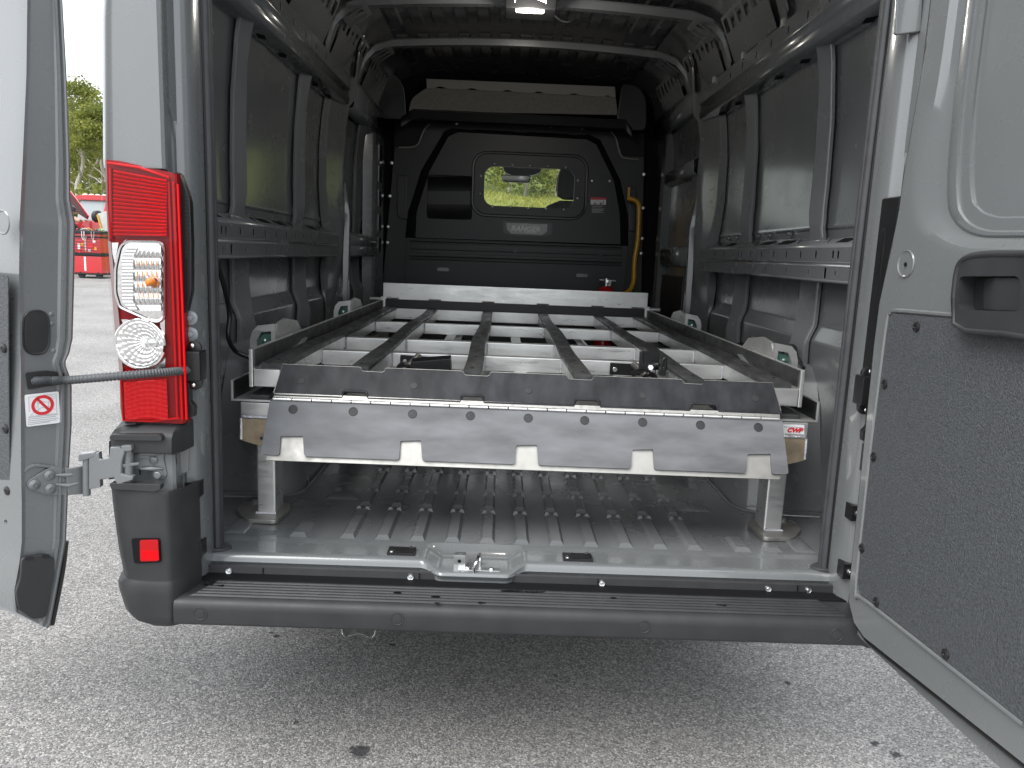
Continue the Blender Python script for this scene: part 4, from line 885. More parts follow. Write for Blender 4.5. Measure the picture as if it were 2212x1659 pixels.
    for i in range(25):
        t = i / 24; row = []
        for j in range(29):
            u = j / 28; zx = (1075 + 15 * t) + (1450 - 1075) * u; zy = 232 - 30 * u * (1 - t) + 325 * t
            dep = .004 * abs(math.sin((t + .12 * math.sin(u * 3)) * 9 * math.pi)) * (.4 + .6 * abs(math.sin(u * 7 * math.pi)))
            row.append(T(*kz(zx, zy, 1400), 1.743 - dep))
        rows.append(row)
    grid('red_fog_reflector', rows, REDL, lamp, ang=180)
    tube('red_light_pipe', [T(262, 815, 1.746), T(267, 908, 1.746), T(330, 910, 1.746), T(388, 903, 1.746)], .003, REDL, lamp, 7)
    # pale edge of the moulded lens on the body side
    prism('lens_edge', [T(233, 520, 1.75), T(239, 522, 1.748), T(258, 700, 1.748), T(266, 815, 1.748), T(259, 815, 1.752), T(246, 690, 1.752)], (0, .003, 0), mat('pale_lens_%d' % s, (.55, .42, .42), .15, 0, .5, .6), lamp, 0)
    for q in (((241, 524), (256, 524), (248, 570), (243, 548)), ((262, 690), (275, 690), (300, 700), (272, 715)), ((345, 690), (356, 690), (356, 735), (348, 720)), ((330, 790), (357, 770), (357, 800), (300, 802))):
        prism('chrome_filler', [T(a, b, 1.746) for a, b in q], (0, .002, 0), CLEARR, lamp, 0)
    # black gasket between lamp and door frame
    G = lambda zx, zy, y=1.775: mx_(P(*kz(zx, zy, 700), Y=y), s)
    gk = prism('lamp_gasket', rounded([G(1520, -55), G(1560, -45), G(1600, 40), G(1655, 200), G(1668, 560), G(1668, 990), G(1625, 1175), G(1565, 1195), G(1545, 600)], .006, 2), (0, .02, 0), BLACKS, van, .003)
    eb = MB(); random.seed(3)
    for i in range(16):
        c = G(1622, 150 + i * 36, 1.7735); 
        eb.add(*prismvf([c + V((-.004, 0, .003)), c + V((.004 * random.random(), 0, .0035)), c + V((.004, 0, -.002)), c + V((-.003, 0, -.003 * random.random()))], (0, .002, 0)))
    eb.obj('gasket_embossing', BLACKP, gk)
    G3 = lambda zx, zy, y=1.772: mx_(P(*kz(zx, zy, 1400), Y=y), s)
    prism('lamp_bracket', [G3(1575, 230), G3(1650, 240), G3(1655, 400), G3(1695, 450), G3(1690, 530), G3(1590, 560)], (0, .02, 0), BLACKS, gk, .003)
for s in (-1, 1): tail_lamp(s)

# ---- bumper corners
def corner(s):
    def sec(z, o, ro=0., yb=YB):
        e_ = .022 if s > 0 else 0
        return [(s * (.792 + e_), 1.80, z), (s * (.806 + e_ * .7), 1.74 + ro * .4, z), (s * (.822 + ro * .3), yb + .006 + ro * .5, z), (s * (.835 + ro * .3), yb + ro * .6, z), (s * (.90 - ro), yb + ro * .6, z), (s * (.935 + o - ro), yb + .008 + ro * .6, z), (s * (.957 + o - ro), yb + .03 + ro * .4, z), (s * (.972 + o - ro), yb + .075, z), (s * (.985 + o - ro * .6), 1.88, z), (s * (1.0 + o - ro * .4), 2.25, z)]
    c = grid('bumper_corner', [sec(z, o, r) for z, o, r in ((.430, -.025, .05), (.436, -.02, .028), (.448, -.012, .012), (.47, -.005, .004), (.52, .003, 0), (.541, .005, 0), (.551, .0, .008), (.556, .0, .0085), (.62, .009, .008), (.70, .016, .008), (.766, .020, .008), (.772, .020, .012))], BLACKP, van, ang=50)
    T = lambda px, py, y: mx_(P(px, py, Y=y), s)
    rp = YB + .0035
    prism('reflector_recess', rounded([T(284, 1163, rp), T(346, 1162, rp), T(349, 1214, rp), T(290, 1217, rp)], .006, 3), (0, -.0012, 0), VOID, c, 0)
    rf_ = prism('reflector', rounded([T(303, 1166, rp - .002), T(343, 1165, rp - .002), T(345, 1211, rp - .002), T(304, 1212, rp - .002)], .005, 3), (0, -.004, 0), mat('reflex_red_%d' % s, (.42, .003, .006), .25, 0, .4), c, .0015)
    h = MB(); a, b = T(305, 1189, rp - .0065), T(344, 1210, rp - .0065)
    for i in range(10):
        x0 = a.x + (b.x - a.x) * i / 10; x1 = a.x + (b.x - a.x) * (i + .75) / 10
        h.add(*prismvf([(x0, a.y, a.z), (x1, a.y, a.z), (x1, a.y, b.z), (x0, a.y, b.z)], (0, .002, 0)))
    h.obj('reflector_ribs', REDL, rf_)
    # band above the lower shell, upper cap
    K = lambda zx, zy, y: mx_(P(*kz(zx, zy, 1400), Y=y), s)
    prism('corner_band', rounded([K(950, 1110, YB), K(1400, 1125, YB), K(1395, 1170, YB), K(1350, 1188, YB), K(965, 1165, YB)], .005, 3), (0, .02, 0), BLACKP, c, .004, seg=3)
    cc = grid('corner_cap', [[(s * .802, 1.80, z), (s * .806, 1.745 + r, z), (s * .818, YB + .012 + r, z), (s * (.94 - r), YB + .012 + r, z), (s * (.965 - r), YB + .03, z), (s * (.985 - r * .5), 1.82, z), (s * (1.0 - r * .5), 2.0, z)] for z, r in ((.857, .004), (.862, 0), (.893, .002), (.906, .01), (.917, .03), (.922, .06))], BLACKP, van, ang=50)
    prism('corner_band', rounded([K(958, 690, YB + .002), K(1380, 690, YB + .002), K(1412, 715, YB + .002), K(1405, 745, YB + .002), K(950, 738, YB + .002)], .005, 3), (0, .02, 0), BLACKP, cc, .004, seg=3)
    # body colour plate behind the hinge with its slot
    pz = 1.752
    plate('hinge_panel', [K(1130, 745, pz), K(1650, 690, 1.79), K(1640, 1010, 1.79), K(1460, 1105, pz), K(1150, 1100, pz)], [], (0, .003, 0), PAINT, van)
    prism('panel_slot', slot((K(1516, 885, 1.756)), V((0, 0, 1)), V((1, 0, 0)), .034, .011), (0, -.003, 0), VOID, van, 0)
    prism('hinge_cavity', [K(950, 745, 1.76), K(1225, 745, 1.757), K(1225, 1040, 1.757), K(945, 1080, 1.76)], (0, .02, 0), VOID, van, 0)
    return c
for s in (-1, 1): corner(s)

# ---- left rear door, folded back past the body side: we see its hinge edge
E1 = P(154, 1000, Y=1.72); TN = V((.64, .77, 0)).normalized(); NL = V((.77, -.64, 0)).normalized(); DD = V((-.88, .47, 0)).normalized()
def DL(px, py, o=0.): return PP(px, py, E1 + NL * o, NL) 
rb = [(132, -60), (135, 0), (144, 161), (151, 347), (152, 430), (157, 455), (162.5, 480), (160.5, 600), (157, 731), (150, 762), (142, 780), (142, 790), (149, 808), (155, 832), (155, 917), (149, 1016), (146, 1090), (142.6, 1170), (130, 1240), (109, 1350), (103, 1358)]
lb = [(59, -60), (59, 0), (57, 161), (49, 347), (45, 430), (43.5, 455), (42.5, 480), (41, 600), (43, 731), (44, 762), (45, 780), (45, 790), (45, 808), (45, 832), (45, 917), (45.5, 1016), (47, 1090), (47, 1170), (42, 1215), (31, 1275), (34, 1322)]
rows = []
for (ax, ay), (bx, by) in zip(lb, rb):
    r0 = DL(ax, ay); r3 = DL(bx, by)
    f = lambda t, o: DL(ax + (bx - ax) * t, ay + (by - ay) * t, o)
    rows.append([r0 + DD * .74, r0 + DD * .10 , r0 + DD * .035 + NL * .002, r0 + DD * .012, f(.0, -.001), f(.06, -.004), f(.10, -.006), f(.70, -.008), f(.76, -.004), f(.80, .004), f(.85, .004), f(.88, -.002), f(.93, .002), f(.97, .003), f(1, 0), r3 + DD * .012 - NL * .01, r3 + DD * .76])
rows.insert(0, [V((p[0], p[1], 2.33)) for p in rows[0]])
dl = thick('rear_door', rows, .002, PAINT, van, ang=26, label='rear door folded back beside the tail lamp, showing its hinge edge')
# liner on its inner face
E2 = DL(45, 917); N2 = V((-.47, -.88, 0)).normalized()
def IL(px, py, o=.004): return PP(px, py, E2 + N2 * o, N2)
lp_ = rounded([IL(4, 590), IL(20, 594), IL(21, 800), IL(26.5, 1236), IL(0, 1226)], [0, .01, 0, .012, 0], 3)
lp_ = lp_ + [lp_[-1] + DD * .55, lp_[0] + DD * .55]
prism('door_liner', lp_, N2 * .003, LINER, dl, .001)
for px, py in ((8, 752), (12, 926), (16, 1060), (17, 1128)):
    inst('liner_screw', shared('liner_screw', [(.0105, 0), (.010, .0025), (.007, .0042), (.003, .0046), (.0022, .003), (.0005, .003)], BLACKS, 14), IL(px, py, .0075), N2, dl)
pd_ = IL(6, 480, .003); inst('door_dimple', shared('door_dimple', [(.026, 0), (.024, .002), (.020, -.001), (.004, -.002), (.0038, -.006), (.001, -.006)], PAINT, 20), pd_, N2, dl)
# rubber plug, conduit slot, sticker, lower cover on the hinge edge
c = DL(78, 718, -.004); u2 = TN; v2 = V((0, 0, 1))
def onl(px, py, o): return DL(px, py, o)
def ell(px, py, w_, h_, o, sq=.55, n=24):                   # stadium on the edge plane, size in photo px
    out_ = []
    for k in range(n):
        a = 2 * math.pi * k / n; cx_, sy_ = math.cos(a), math.sin(a)
        x = px + w_ / 2 * (abs(cx_) ** .8) * (1 if cx_ > 0 else -1); y = py - h_ / 2 * (abs(sy_) ** sq) * (1 if sy_ > 0 else -1)
        out_.append(onl(x, y, o))
    return out_
prism('rubber_plug', ell(78, 718, 57, 93, -.008), NL * .006, BLACKS, dl, .003)
tube('plug_rim', ell(78, 718, 56, 92, -.004), .003, BLACKS, dl, 6, closed=True)
sl_ = plate('conduit_boot', rounded([onl(55, 805, -.004), onl(100, 800, -.004), onl(146, 806, -.004), onl(150, 828, -.004), onl(100, 834, -.004), onl(60, 841, -.004)], .004, 2), [], NL * .004, BLACKS, dl)
stk = prism('warning_sticker', rounded([onl(52.5, 853, -.0035), onl(126.5, 845, -.0035), onl(130, 913, -.0035), onl(57, 922, -.0035)], .004, 3), NL * .0008, WHITE, dl, 0)
ring = [onl(92 + 24.5 * math.cos(a * .2), 875 + 21.5 * math.sin(a * .2) - 2 * math.cos(a * .2), -.0022) for a in range(32)]
ringi = [onl(92 + 17.5 * math.cos(a * .2), 875 + 15 * math.sin(a * .2) - 1.6 * math.cos(a * .2), -.0022) for a in range(32)]
sk_ = MB()
pic = [((62, 858), (62.7, 890)), ((62, 858), (121, 851)), ((121, 851), (122.5, 893)), ((62.7, 899), (122.5, 893)), ((70, 890), (88, 866)), ((88, 866), (116, 872)), ((95, 852), (118, 862)), ((100, 851), (120, 858)), ((66, 896), (90, 880)), ((90, 880), (120, 884)), ((75, 868), (110, 880)), ((80, 862), (84, 892)), ((104, 866), (106, 888))]
for (a0, a1), (b0, b1) in pic: sk_.add(*tubevf([onl(a0, a1, -.0025), onl(b0, b1, -.0025)], .0006, 4))
sk_.obj('sticker_drawing', GREYP, stk)
plate('prohibition_ring', ring, [ringi], NL * .0004, REDP, stk)
prism('prohibition_bar', [onl(76.5, 862, -.0022), onl(81, 858, -.0022), onl(107.5, 883, -.0022), onl(103, 887, -.0022)], NL * .0004, REDP, stk, 0)
pr_ = MB()
for i in range(5):
    y = 901 + i * 4; pr_.add(*prismvf([onl(60, y, -.0024), onl(126 - (18 if i == 4 else i % 2 * 4), y - 7, -.0024), onl(126 - (18 if i == 4 else i % 2 * 4), y - 5.4, -.0024), onl(60, y + 1.6, -.0024)], NL * .0002))
pr_.obj('sticker_small_print', GREYP, stk)
lc_ = prism('lower_cover', rounded([onl(43, 1202, -.004), onl(92, 1194, -.004), onl(114, 1202, -.004), onl(113, 1235, -.004), onl(96, 1330, -.004), onl(66, 1335, -.004), onl(36, 1312, -.004), onl(30, 1275, -.004), onl(40, 1245, -.004)], .008, 3), NL * .012, BLACKP, dl, .004, seg=3)
for q in (((54, 1203), (71, 1201), (71, 1209), (55, 1211)), ((92, 1199), (106, 1197), (107, 1204), (92, 1206))): prism('cover_slot', [onl(a, b, .0085) for a, b in q], NL * .001, BLACKS, lc_, 0)
tube('door_edge_rubber', smooth_path([onl(143, 1168, -.012), onl(134, 1240, -.012), onl(112, 1350, -.012)], 5), .006, BLACKS, dl, 6)
for px, py in ((72, 672), (110, 679), (71, 698), (111, 700), (116, 758), (70, 1200 - 60)):
    inst('spot_weld', dot, onl(px, py, -.0085), NL, dl, 1.1)
tube('door_crease', smooth_path([onl(52, 1018, -.007), onl(76, 1005, -.004), onl(132, 1012, -.004)], 4), .004, PAINT, dl, 6)
# hinge: door leaf, link, body leaf
K3 = lambda zx, zy, y: P(*kz(zx, zy, 1400), Y=y)
KD = lambda zx, zy, o: DL(*kz(zx, zy, 1400), o)
hg = prism('door_hinge', rounded([KD(225, 1120, -.006), KD(245, 1080, -.006), KD(430, 965, -.006), KD(560, 968, -.004), KD(590, 1215, -.004), KD(420, 1215, -.006), KD(240, 1160, -.006)], [.006, .006, .012, 0, 0, .01, .006], 3), NL * .006, PAINT, van, .002)
prism('hinge_arm', [KD(555, 968, .002), KD(600, 975, .004), KD(735, 950, .004), KD(775, 905, .002), KD(775, 1205, .002), KD(730, 1200, .004), KD(585, 1212, .003)], NL * .008, PAINT, hg, .003)
for za, zb in ((1040, 1050), (1120, 1150)):
    tube('hinge_rib', [KD(480, za, .002), KD(590, za + 12 if za > 1100 else za, .007), KD(720, za - 20, .010)], [.002, .006, .004], PAINT, hg, 8)
sc_ = shared('torx_screw', [(.012, 0), (.012, .002), (.0105, .0035), (.005, .0055), (.0045, .003), (.0005, .003)], PAINT, 16)
for zx, zy in ((432, 1042), (300, 1125), (440, 1160)): inst('hinge_screw', sc_, KD(zx, zy, .001), NL, hg)
lkp = [K3(770, 870, 1.708), K3(860, 840, 1.706), K3(865, 905, 1.705), K3(945, 890, 1.703), K3(955, 800, 1.702), K3(1035, 795, 1.70), K3(1085, 840, 1.70), K3(1060, 925, 1.70), K3(1055, 1030, 1.70), K3(1100, 1045, 1.70), K3(1160, 1050, 1.70), K3(1155, 1085, 1.70), K3(1020, 1128, 1.70), K3(990, 1065, 1.70), K3(870, 1085, 1.705), K3(875, 1150, 1.706), K3(770, 1170, 1.708)]
prism('hinge_link', [p.xyz for p in lkp], (0, .016, 0), PAINT, hg, .003)
for zx, a, b in ((755, 880, 1215), (1120, 790, 1110)): tube('hinge_pin', [K3(zx, a, 1.718), K3(zx, b, 1.718)], .0085 if zx < 1000 else .0105, PAINT, hg, 12)
prism('hinge_knuckle', rounded([K3(1050, 785, 1.70), K3(1140, 780, 1.70), K3(1150, 830, 1.70), K3(1060, 840, 1.70)], .003, 2), (0, .03, 0), PAINT, hg, .003)
prism('hinge_knuckle', rounded([K3(680, 860, 1.706), K3(830, 840, 1.706), K3(835, 880, 1.706), K3(680, 930, 1.706)], .004, 2), (0, .02, 0), PAINT, hg, .004)
prism('hinge_strut', [K3(1060, 945, 1.705), K3(1210, 930, 1.715), K3(1210, 955, 1.715), K3(1060, 980, 1.705)], (0, .006, 0), PAINT, hg, .002)
prism('body_leaf', rounded([K3(1150, 860, 1.735), K3(1320, 845, 1.742), K3(1335, 770, 1.744), K3(1400, 745, 1.744), K3(1445, 765, 1.744), K3(1425, 900, 1.744), K3(1455, 1040, 1.744), K3(1420, 1088, 1.744), K3(1350, 1075, 1.744), K3(1315, 985, 1.742), K3(1150, 995, 1.735)], .004, 2), (0, .006, 0), PAINT, hg, .002)
for za in (855, 985): tube('hinge_rib', [K3(1225, za, 1.735), K3(1330, za, 1.737), K3(1420, za, 1.742)], [.004, .006, .002], PAINT, hg, 8)
for zx, zy in ((1378, 790), (1383, 1035)): inst('hinge_bolt', shared('hex_bolt', [(.0125, 0), (.0125, .0025), (.0095, .003), (.0095, .009), (.0075, .0105), (.001, .0105)], PAINT, 6), K3(zx, zy, 1.744), (0, -1, 0), hg)
inst('hinge_bolt', sc_, K3(1335, 910, 1.7425), (0, -1, 0), hg, .85)
# corrugated conduit with its socket
pa = [onl(62, 824, -.018), onl(85, 822, .006), onl(110, 821.5, .012), P(150, 821, Y=1.70), P(230, 814.5, Y=1.68), P(310, 808, Y=1.69), P(370, 803, Y=1.725), P(410, 799, Y=1.775)]
pa = smooth_path(pa, 40); rr_ = [.0098 if (i % 4) < 2 else .0080 for i in range(len(pa))]
cd = mk('wiring_conduit', *tubevf(pa, rr_, 12), CABLE, van, ang=70)
cs = P(424, 786, Y=1.80)
def csock(s, c, dz=0.):
    o = box('conduit_socket', min(c.x - .022, c.x + .022), c.x + .022, c.y - .035, c.y + .01, c.z - .036, c.z + .034, BLACKS, van, .004)
    for k, h in ((1, .030), (-1, .032)): lathe('socket_ear', [(.016, 0), (.016, .008), (.012, .010), (.001, .010)], (c.x - s * .004, c.y - .012, c.z + k * h + k * .010), (0, -1, 0), BLACKS, o, seg=16)
    for k in (1, -1): inst('socket_screw', shared('pan_screw', [], CHROME), (c.x - s * .002, c.y - .026, c.z + k * .046), (0, -1, 0), o, .8)
    lathe('socket_collar', [(.012, 0), (.018, .004), (.018, .02), (.015, .024), (.010, .026)], (c.x + s * .012, c.y - .022, c.z - .012), (s * .8, -.8, 0), BLACKS, o, seg=14)
csock(-1, cs)
csr = V((-cs.x, cs.y, cs.z)); csock(1, csr)
tube('wiring_conduit', smooth_path([csr + V((.012, -.03, -.012)), csr + V((.03, -.06, -.014)), csr + V((.05, -.10, -.015))], 10), .011, CABLE, van)

# ---- right rear door, standing open towards the camera
Q0 = P(1834, 1358, Z=.475); UD = V((math.sin(rad(4.5)), -math.cos(rad(4.5)), 0)); NR = V((-math.cos(rad(4.5)), -math.sin(rad(4.5)), 0))
IN0 = Q0 + NR * .030
def DR(px, py, o=0.): return PP(px, py, IN0 + NR * o, NR)
def tz(p): d = p - IN0; return d.dot(UD), p.z
def dp(t, z, o=0.): q = IN0 + UD * t + NR * o; return V((q.x, q.y, z))
far = .80
L0 = [(2020, -60), (2003, 87), (1974, 255), (1954, 372), (1945, 445), (1920, 560), (1900, 655), (1888, 748), (1862, 1008), (1838, 1235), (1834, 1300), (1845, 1345), (1866, 1376)]
left = [DR(*q) for q in L0]; bot = [DR(2212, 1650)]
# body of the inner panel: outer rim then window pressing loops
def loop(pts, o):                                          # left side going down then along the bottom to the far side
    q = [DR(a, b, o) for a, b in pts]; e = q[-1]; t, z = tz(e)
    return [dp(tz(q[0])[0], 2.33, o)] + q + [dp(far - .06, z, o)]
def loop_smooth(pts, o, n=5):
    q = smooth_path(loop(pts, o), n); return q
A0 = loop_smooth([(2000, 100), (1978, 300), (1966, 420), (1985, 500), (2060, 548), (2209, 553)], 0)
A1 = loop_smooth([(2038, 100), (2002, 300), (1988, 420), (2006, 490), (2072, 532), (2209, 538)], -.003)
A2 = loop_smooth([(2058, 100), (2030, 300), (2022, 420), (2034, 482), (2088, 519), (2209, 525)], -.014)
A3 = loop_smooth([(2074, 100), (2052, 300), (2046, 420), (2058, 474), (2106, 509), (2209, 513)], -.018)
A4 = loop_smooth([(2079, 100), (2057, 300), (2051, 420), (2063, 472), (2109, 504), (2209, 508)], -.014)
A5 = loop_smooth([(2090, 100), (2070, 300), (2066, 420), (2078, 468), (2120, 497), (2209, 501)], -.014)
A6 = loop_smooth([(2095, 100), (2075, 300), (2072, 420), (2084, 466), (2124, 493), (2209, 497)], -.019)
A7 = loop_smooth([(2117, 100), (2096, 300), (2097, 420), (2110, 449), (2140, 467), (2209, 471)], -.019)
A8 = loop_smooth([(2121, 100), (2101, 300), (2102, 420), (2114, 446), (2143, 463), (2209, 467)], -.024)
loops = [A0, A1, A2, A3, A4, A5, A6, A7, A8]
nl = len(A0)
def lin_path(pts, n):
    return [V(a).lerp(V(b), k / n) for a, b in zip(pts, pts[1:]) for k in range(n)] + [V(pts[-1])]
# rim rows: from the hinge edge to A0, matched by index
edge = [dp(tz(left[0])[0], 2.33)] + left
rim_l = lin_path([edge[0]] + [DR(*q) for q in ((2003, 87), (1974, 255), (1954, 372), (1942, 455), (1925, 545), (1914, 592))] + [dp(far - .06, tz(DR(1914, 592))[1] - .002)], 5)
rows = [[p for p in rim_l]] + loops
pn = MB(); pn.add(*gridvf(rows))
cen = A8 + [dp(far - .06, 2.33, -.024)]
pn.add(cen, [tuple(range(len(cen)))])
# lower field below the belt: plain sheet with the liner bolted on
lowf = [DR(*q) for q in ((1914, 592), (1900, 655), (1888, 748), (1862, 1008), (1838, 1235), (1834, 1300), (1845, 1345), (1866, 1376), (2212, 1650))]
tl, zl_ = tz(lowf[-1])
lowf += [dp(far, zl_ - .0), dp(far - .06, tz(DR(1914, 592))[1] - .002)]
pn.add(lowf, [tuple(range(len(lowf)))])
# returns: inner panel turns back towards the outer skin
ret = [dp(tz(left[0])[0], 2.33)] + left + [DR(2212, 1650), dp(far, zl_)]
pn.add(*gridvf([ret, [p - NR * .022 for p in ret]]))
dr = pn.obj('rear_door', PAINT, van, ang=24, recalc=True, label='rear door standing open towards the yard with dark liner and black pull handle')
# outer skin with folded edge
ob_ = [dp(-.012 + tz(p)[0], tz(p)[1] if i < 9 else tz(p)[1] - .012, -.030) for i, p in enumerate(left)]
obot = [Q0 + V((0, 0, .01)), Q0 + UD * .05, Q0 + UD * far]
skin_o = [dp(tz(left[0])[0] - .012, 2.36, -.03)] + ob_[:-2] + [V(q) for q in obot] + [dp(far, 2.36, -.03)]
prism('door_skin', skin_o, -NR * .03, PAINT, dr, .003)
# black weatherstrip along hinge edge and bottom
wsp = [p - NR * .016 + (V((0, 0, -.010)) if i > 10 else -UD * .010) for i, p in enumerate(ret)]
tube('door_seal', wsp, .010, BLACKS, dr, 8)
# liner
ln = [DR(*q, .001) for q in ((1924, 692), (1928, 682), (1938, 679), (2100, 692), (2212, 699))]
t_, z_ = tz(ln[-1]); ln += [dp(far - .08, z_, .001)]
lnb = [DR(*q, .001) for q in ((2212, 1558), (1880, 1296), (1860, 1282), (1856, 1262))]
t2, z2 = tz(lnb[0]); ln += [dp(far - .08, z2, .001)] + lnb + [DR(1884, 1000, .001), DR(1905, 830, .001)]
lin = prism('door_liner', ln, NR * .004, LINER, dr, .0012)
lr = [DR(*q, .002) for q in ((2212, 1566), (1878, 1303), (1856, 1290), (1850, 1262), (1878, 1000), (1899, 830), (1917, 692), (1924, 676), (1938, 671), (2100, 684), (2212, 691))]
tube('liner_edge_bead', smooth_path(lr, 4), .0048, PAINT, dr, 7)
for px, py in ((1980, 706), (1911, 830), (1887, 987), (1862, 1184), (1893, 1300), (2043, 1413)): inst('liner_screw', MESH['liner_screw'], DR(px, py, .0055), NR, lin)
# pull handle with pocket
hx = [DR(*q, .004) for q in ((2091, 645), (2100, 580), (2125, 556), (2180, 550))]
hb = [DR(*q, .004) for q in ((2200, 722), (2120, 716), (2092, 700))]
ho = smooth_path(hx, 3) + [dp(tz(DR(2212, 548))[0] + .17, tz(hx[-1])[1], .004), dp(tz(DR(2212, 548))[0] + .20, tz(DR(2150, 640))[1], .004), dp(tz(DR(2212, 548))[0] + .17, tz(hb[0])[1], .004)] + hb
pk = rounded([DR(*q, .004) for q in ((2105, 598), (2240, 598), (2240, 674), (2102, 670))], .012, 3)
hd_ = plate('pull_handle', ho, [pk], NR * .03, BLACKP, dr)
tube('handle_rim', [p + NR * .0265 for p in ho], .0065, BLACKP, hd_, 10, closed=True)
prism('handle_pocket', pk, -NR * .002 , BLACKS, hd_, 0)
rows = [[DR(2128, 603, .008), DR(2124, 635, .008), DR(2125, 668, .008)], [DR(2150, 600, .028), DR(2147, 635, .028), DR(2148, 670, .028)], [DR(2235, 600, .03), DR(2235, 635, .03), DR(2235, 672, .03)]]
grid('handle_grip', rows, BLACKP, hd_, ang=60)
inst('door_dimple', MESH['door_dimple'], DR(1957, 570, .001), NR, dr, 1.15)
lathe('door_hole', [(.0055, 0), (.0055, .001), (.001, .001)], DR(2089, 603, .0005), NR, VOID, dr, seg=12)
lathe('door_hole', [(.0045, 0), (.0045, .001), (.001, .001)], DR(1956, 571, .003), NR, VOID, dr, seg=12)
tube('door_crease', [DR(2072, 600, 0), DR(2068, 634, 0), DR(2088, 634, 0)], .003, PAINT, dr, 6)
# upper hinge leaf on the frame near the top of the right pillar
ht = prism('door_hinge', rounded([P(1934, 75, Y=1.79), P(1990, 68, Y=1.79), P(1996, -40, Y=1.79), P(1940, -40, Y=1.79)], .004, 2), (0, .012, 0), PAINT, van, .004)
prism('door_hinge', rounded([(.84, 1.70, .80), (.96, 1.70, .80), (.96, 1.70, .85), (.84, 1.70, .85)], .01, 2), (0, .02, 0), PAINT, van, .003)

# ================================================================== LOADING DECK
deck = empty('loading_deck', (0, 2.15, ZF), 'bare aluminium roll-out loading deck on legs filling the van floor', 'loading deck')
Y0, Y1 = 2.10, 4.42
for s in (-1, 1):
    # lower frame side: box tube, ledge and upstand
    fr = MB(); fr.box(min(s * .70, s * .792), max(s * .70, s * .792), Y0, Y1 - .15, .80, .906); fr.obj('frame_rail', ALU, deck, bevel=.004)
    ch = MB(); ch.box(min(s * .70, s * .818), max(s * .70, s * .818), Y0 + .002, Y1 - .15, .908, .913); ch.box(min(s * .812, s * .818), max(s * .812, s * .818), Y0 + .002, Y1 - .15, .913, .966)
    co = ch.obj('frame_angle', ALU, deck, bevel=.001)
    box('angle_liner', min(s * .8085, s * .8115), max(s * .8085, s * .8115), Y0 + .006, Y1 - .16, .914, .964, BLACKS, co, .0008)
    box('slide_strip', min(s * .715, s * .772), max(s * .715, s * .772), Y0 + .012, Y1 - .2, .9135, .926, STRIP, deck, .003)
    # gusset with weld and bolt at the rear end
    gx = lambda x: s * x
    g = prism('end_gusset', [(gx(.695), Y0 - .001, .765), (gx(.735), Y0 - .001, .785), (gx(.789), Y0 - .001, .800), (gx(.789), Y0 - .001, .862), (gx(.695), Y0 - .001, .862)], (0, -.008, 0), ALUT, deck, .001)
    tube('weld_bead', [(gx(.690), Y0 - .006, .866), (gx(.782), Y0 - .006, .866), (gx(.788), Y0 - .006, .862), (gx(.789), Y0 - .006, .803)], .006, WELD, deck, 8)
    inst('gusset_nut', shared('hex_nut', [(.012, 0), (.012, .010), (.010, .011), (.0062, .011), (.006, .024), (.001, .025)], ZINC, 6), (gx(.712), Y0 - .010, .812), (s * .9, -1, 0), g)
    # leg with base plate
    lg = box('leg', min(s * .712, s * .766), max(s * .712, s * .766), 2.15, 2.232, ZF + .012, .80, ALU, deck, .006, seg=3)
    bp_ = prism('leg_base', rounded([(s * .695, 2.094, ZF + .001), (s * .785, 2.10, ZF + .001), (s * .838, 2.18, ZF + .001), (s * .838, 2.255, ZF + .001), (s * .70, 2.255, ZF + .001), (s * .682, 2.20, ZF + .001)], .018, 4), (0, 0, .013), ALUD, deck, .0025)
    tube('weld_bead', [(s * .710, 2.148, ZF + .016), (s * .768, 2.148, ZF + .016)], .005, WELD, bp_, 8)
    inst('base_bolt', shared('hex_bolt_z', [(.016, 0), (.016, .002), (.010, .002), (.010, .010), (.008, .011), (.001, .011)], ZINC, 6), (s * .80, 2.235, ZF + .0145), (0, 0, 1), bp_)
    lg2 = box('leg', min(s * .705, s * .76), max(s * .705, s * .76), 3.9, 3.98, ZF + .001, .80, ALU, deck, .006)
    # tray side: box tube, upstand with dark lining, edge strip
    box('tray_rail', min(s * .682, s * .755), max(s * .682, s * .755), Y0, Y1, .951, 1.000, ALU, deck, .003)
    up_ = box('tray_upstand', min(s * .756, s * .767), max(s * .756, s * .767), Y0, Y1, .949, 1.054, ALU, deck, .002)
    box('upstand_liner', min(s * .7515, s * .7555), max(s * .7515, s * .7555), Y0 + .008, Y1 - .02, 1.004, 1.052, STRIP, up_, .001)
def strip(x, w_, y0, y1, z0, z1, amp, ph):
    rows = []
    n = 40
    for i in range(n + 1):
        t = i / n; y = y0 + (y1 - y0) * t; dx = amp * math.sin(ph + 9 * t) * math.sin(math.pi * t); dz = .002 * math.sin(ph * 2 + 14 * t)
        rows.append([(x - w_ / 2 + dx, y, z0), (x - w_ / 2 + dx, y, z1 - .003 + dz), (x - w_ / 2 + .003 + dx, y, z1 + dz), (x + w_ / 2 - .003 + dx, y, z1 + dz), (x + w_ / 2 + dx, y, z1 - .003 + dz), (x + w_ / 2 + dx, y, z0)])
    return grid('slide_strip', rows, STRIP, deck, closed=True, caps=True, ang=40)
for k, x in enumerate((-.470, -.156, .156, .475)):
    box('deck_beam', x - .0235, x + .0235, 2.135, Y1, .946, 1.000, ALU, deck, .003)
    strip(x, .052, 2.13, Y1 - .01, 1.0, 1.0135, .006, k * 1.7)
for s, k in ((-1, 3), (1, 5)): strip(s * .706, .062, 2.112, Y1 - .01, 1.0, 1.017, .007, k)
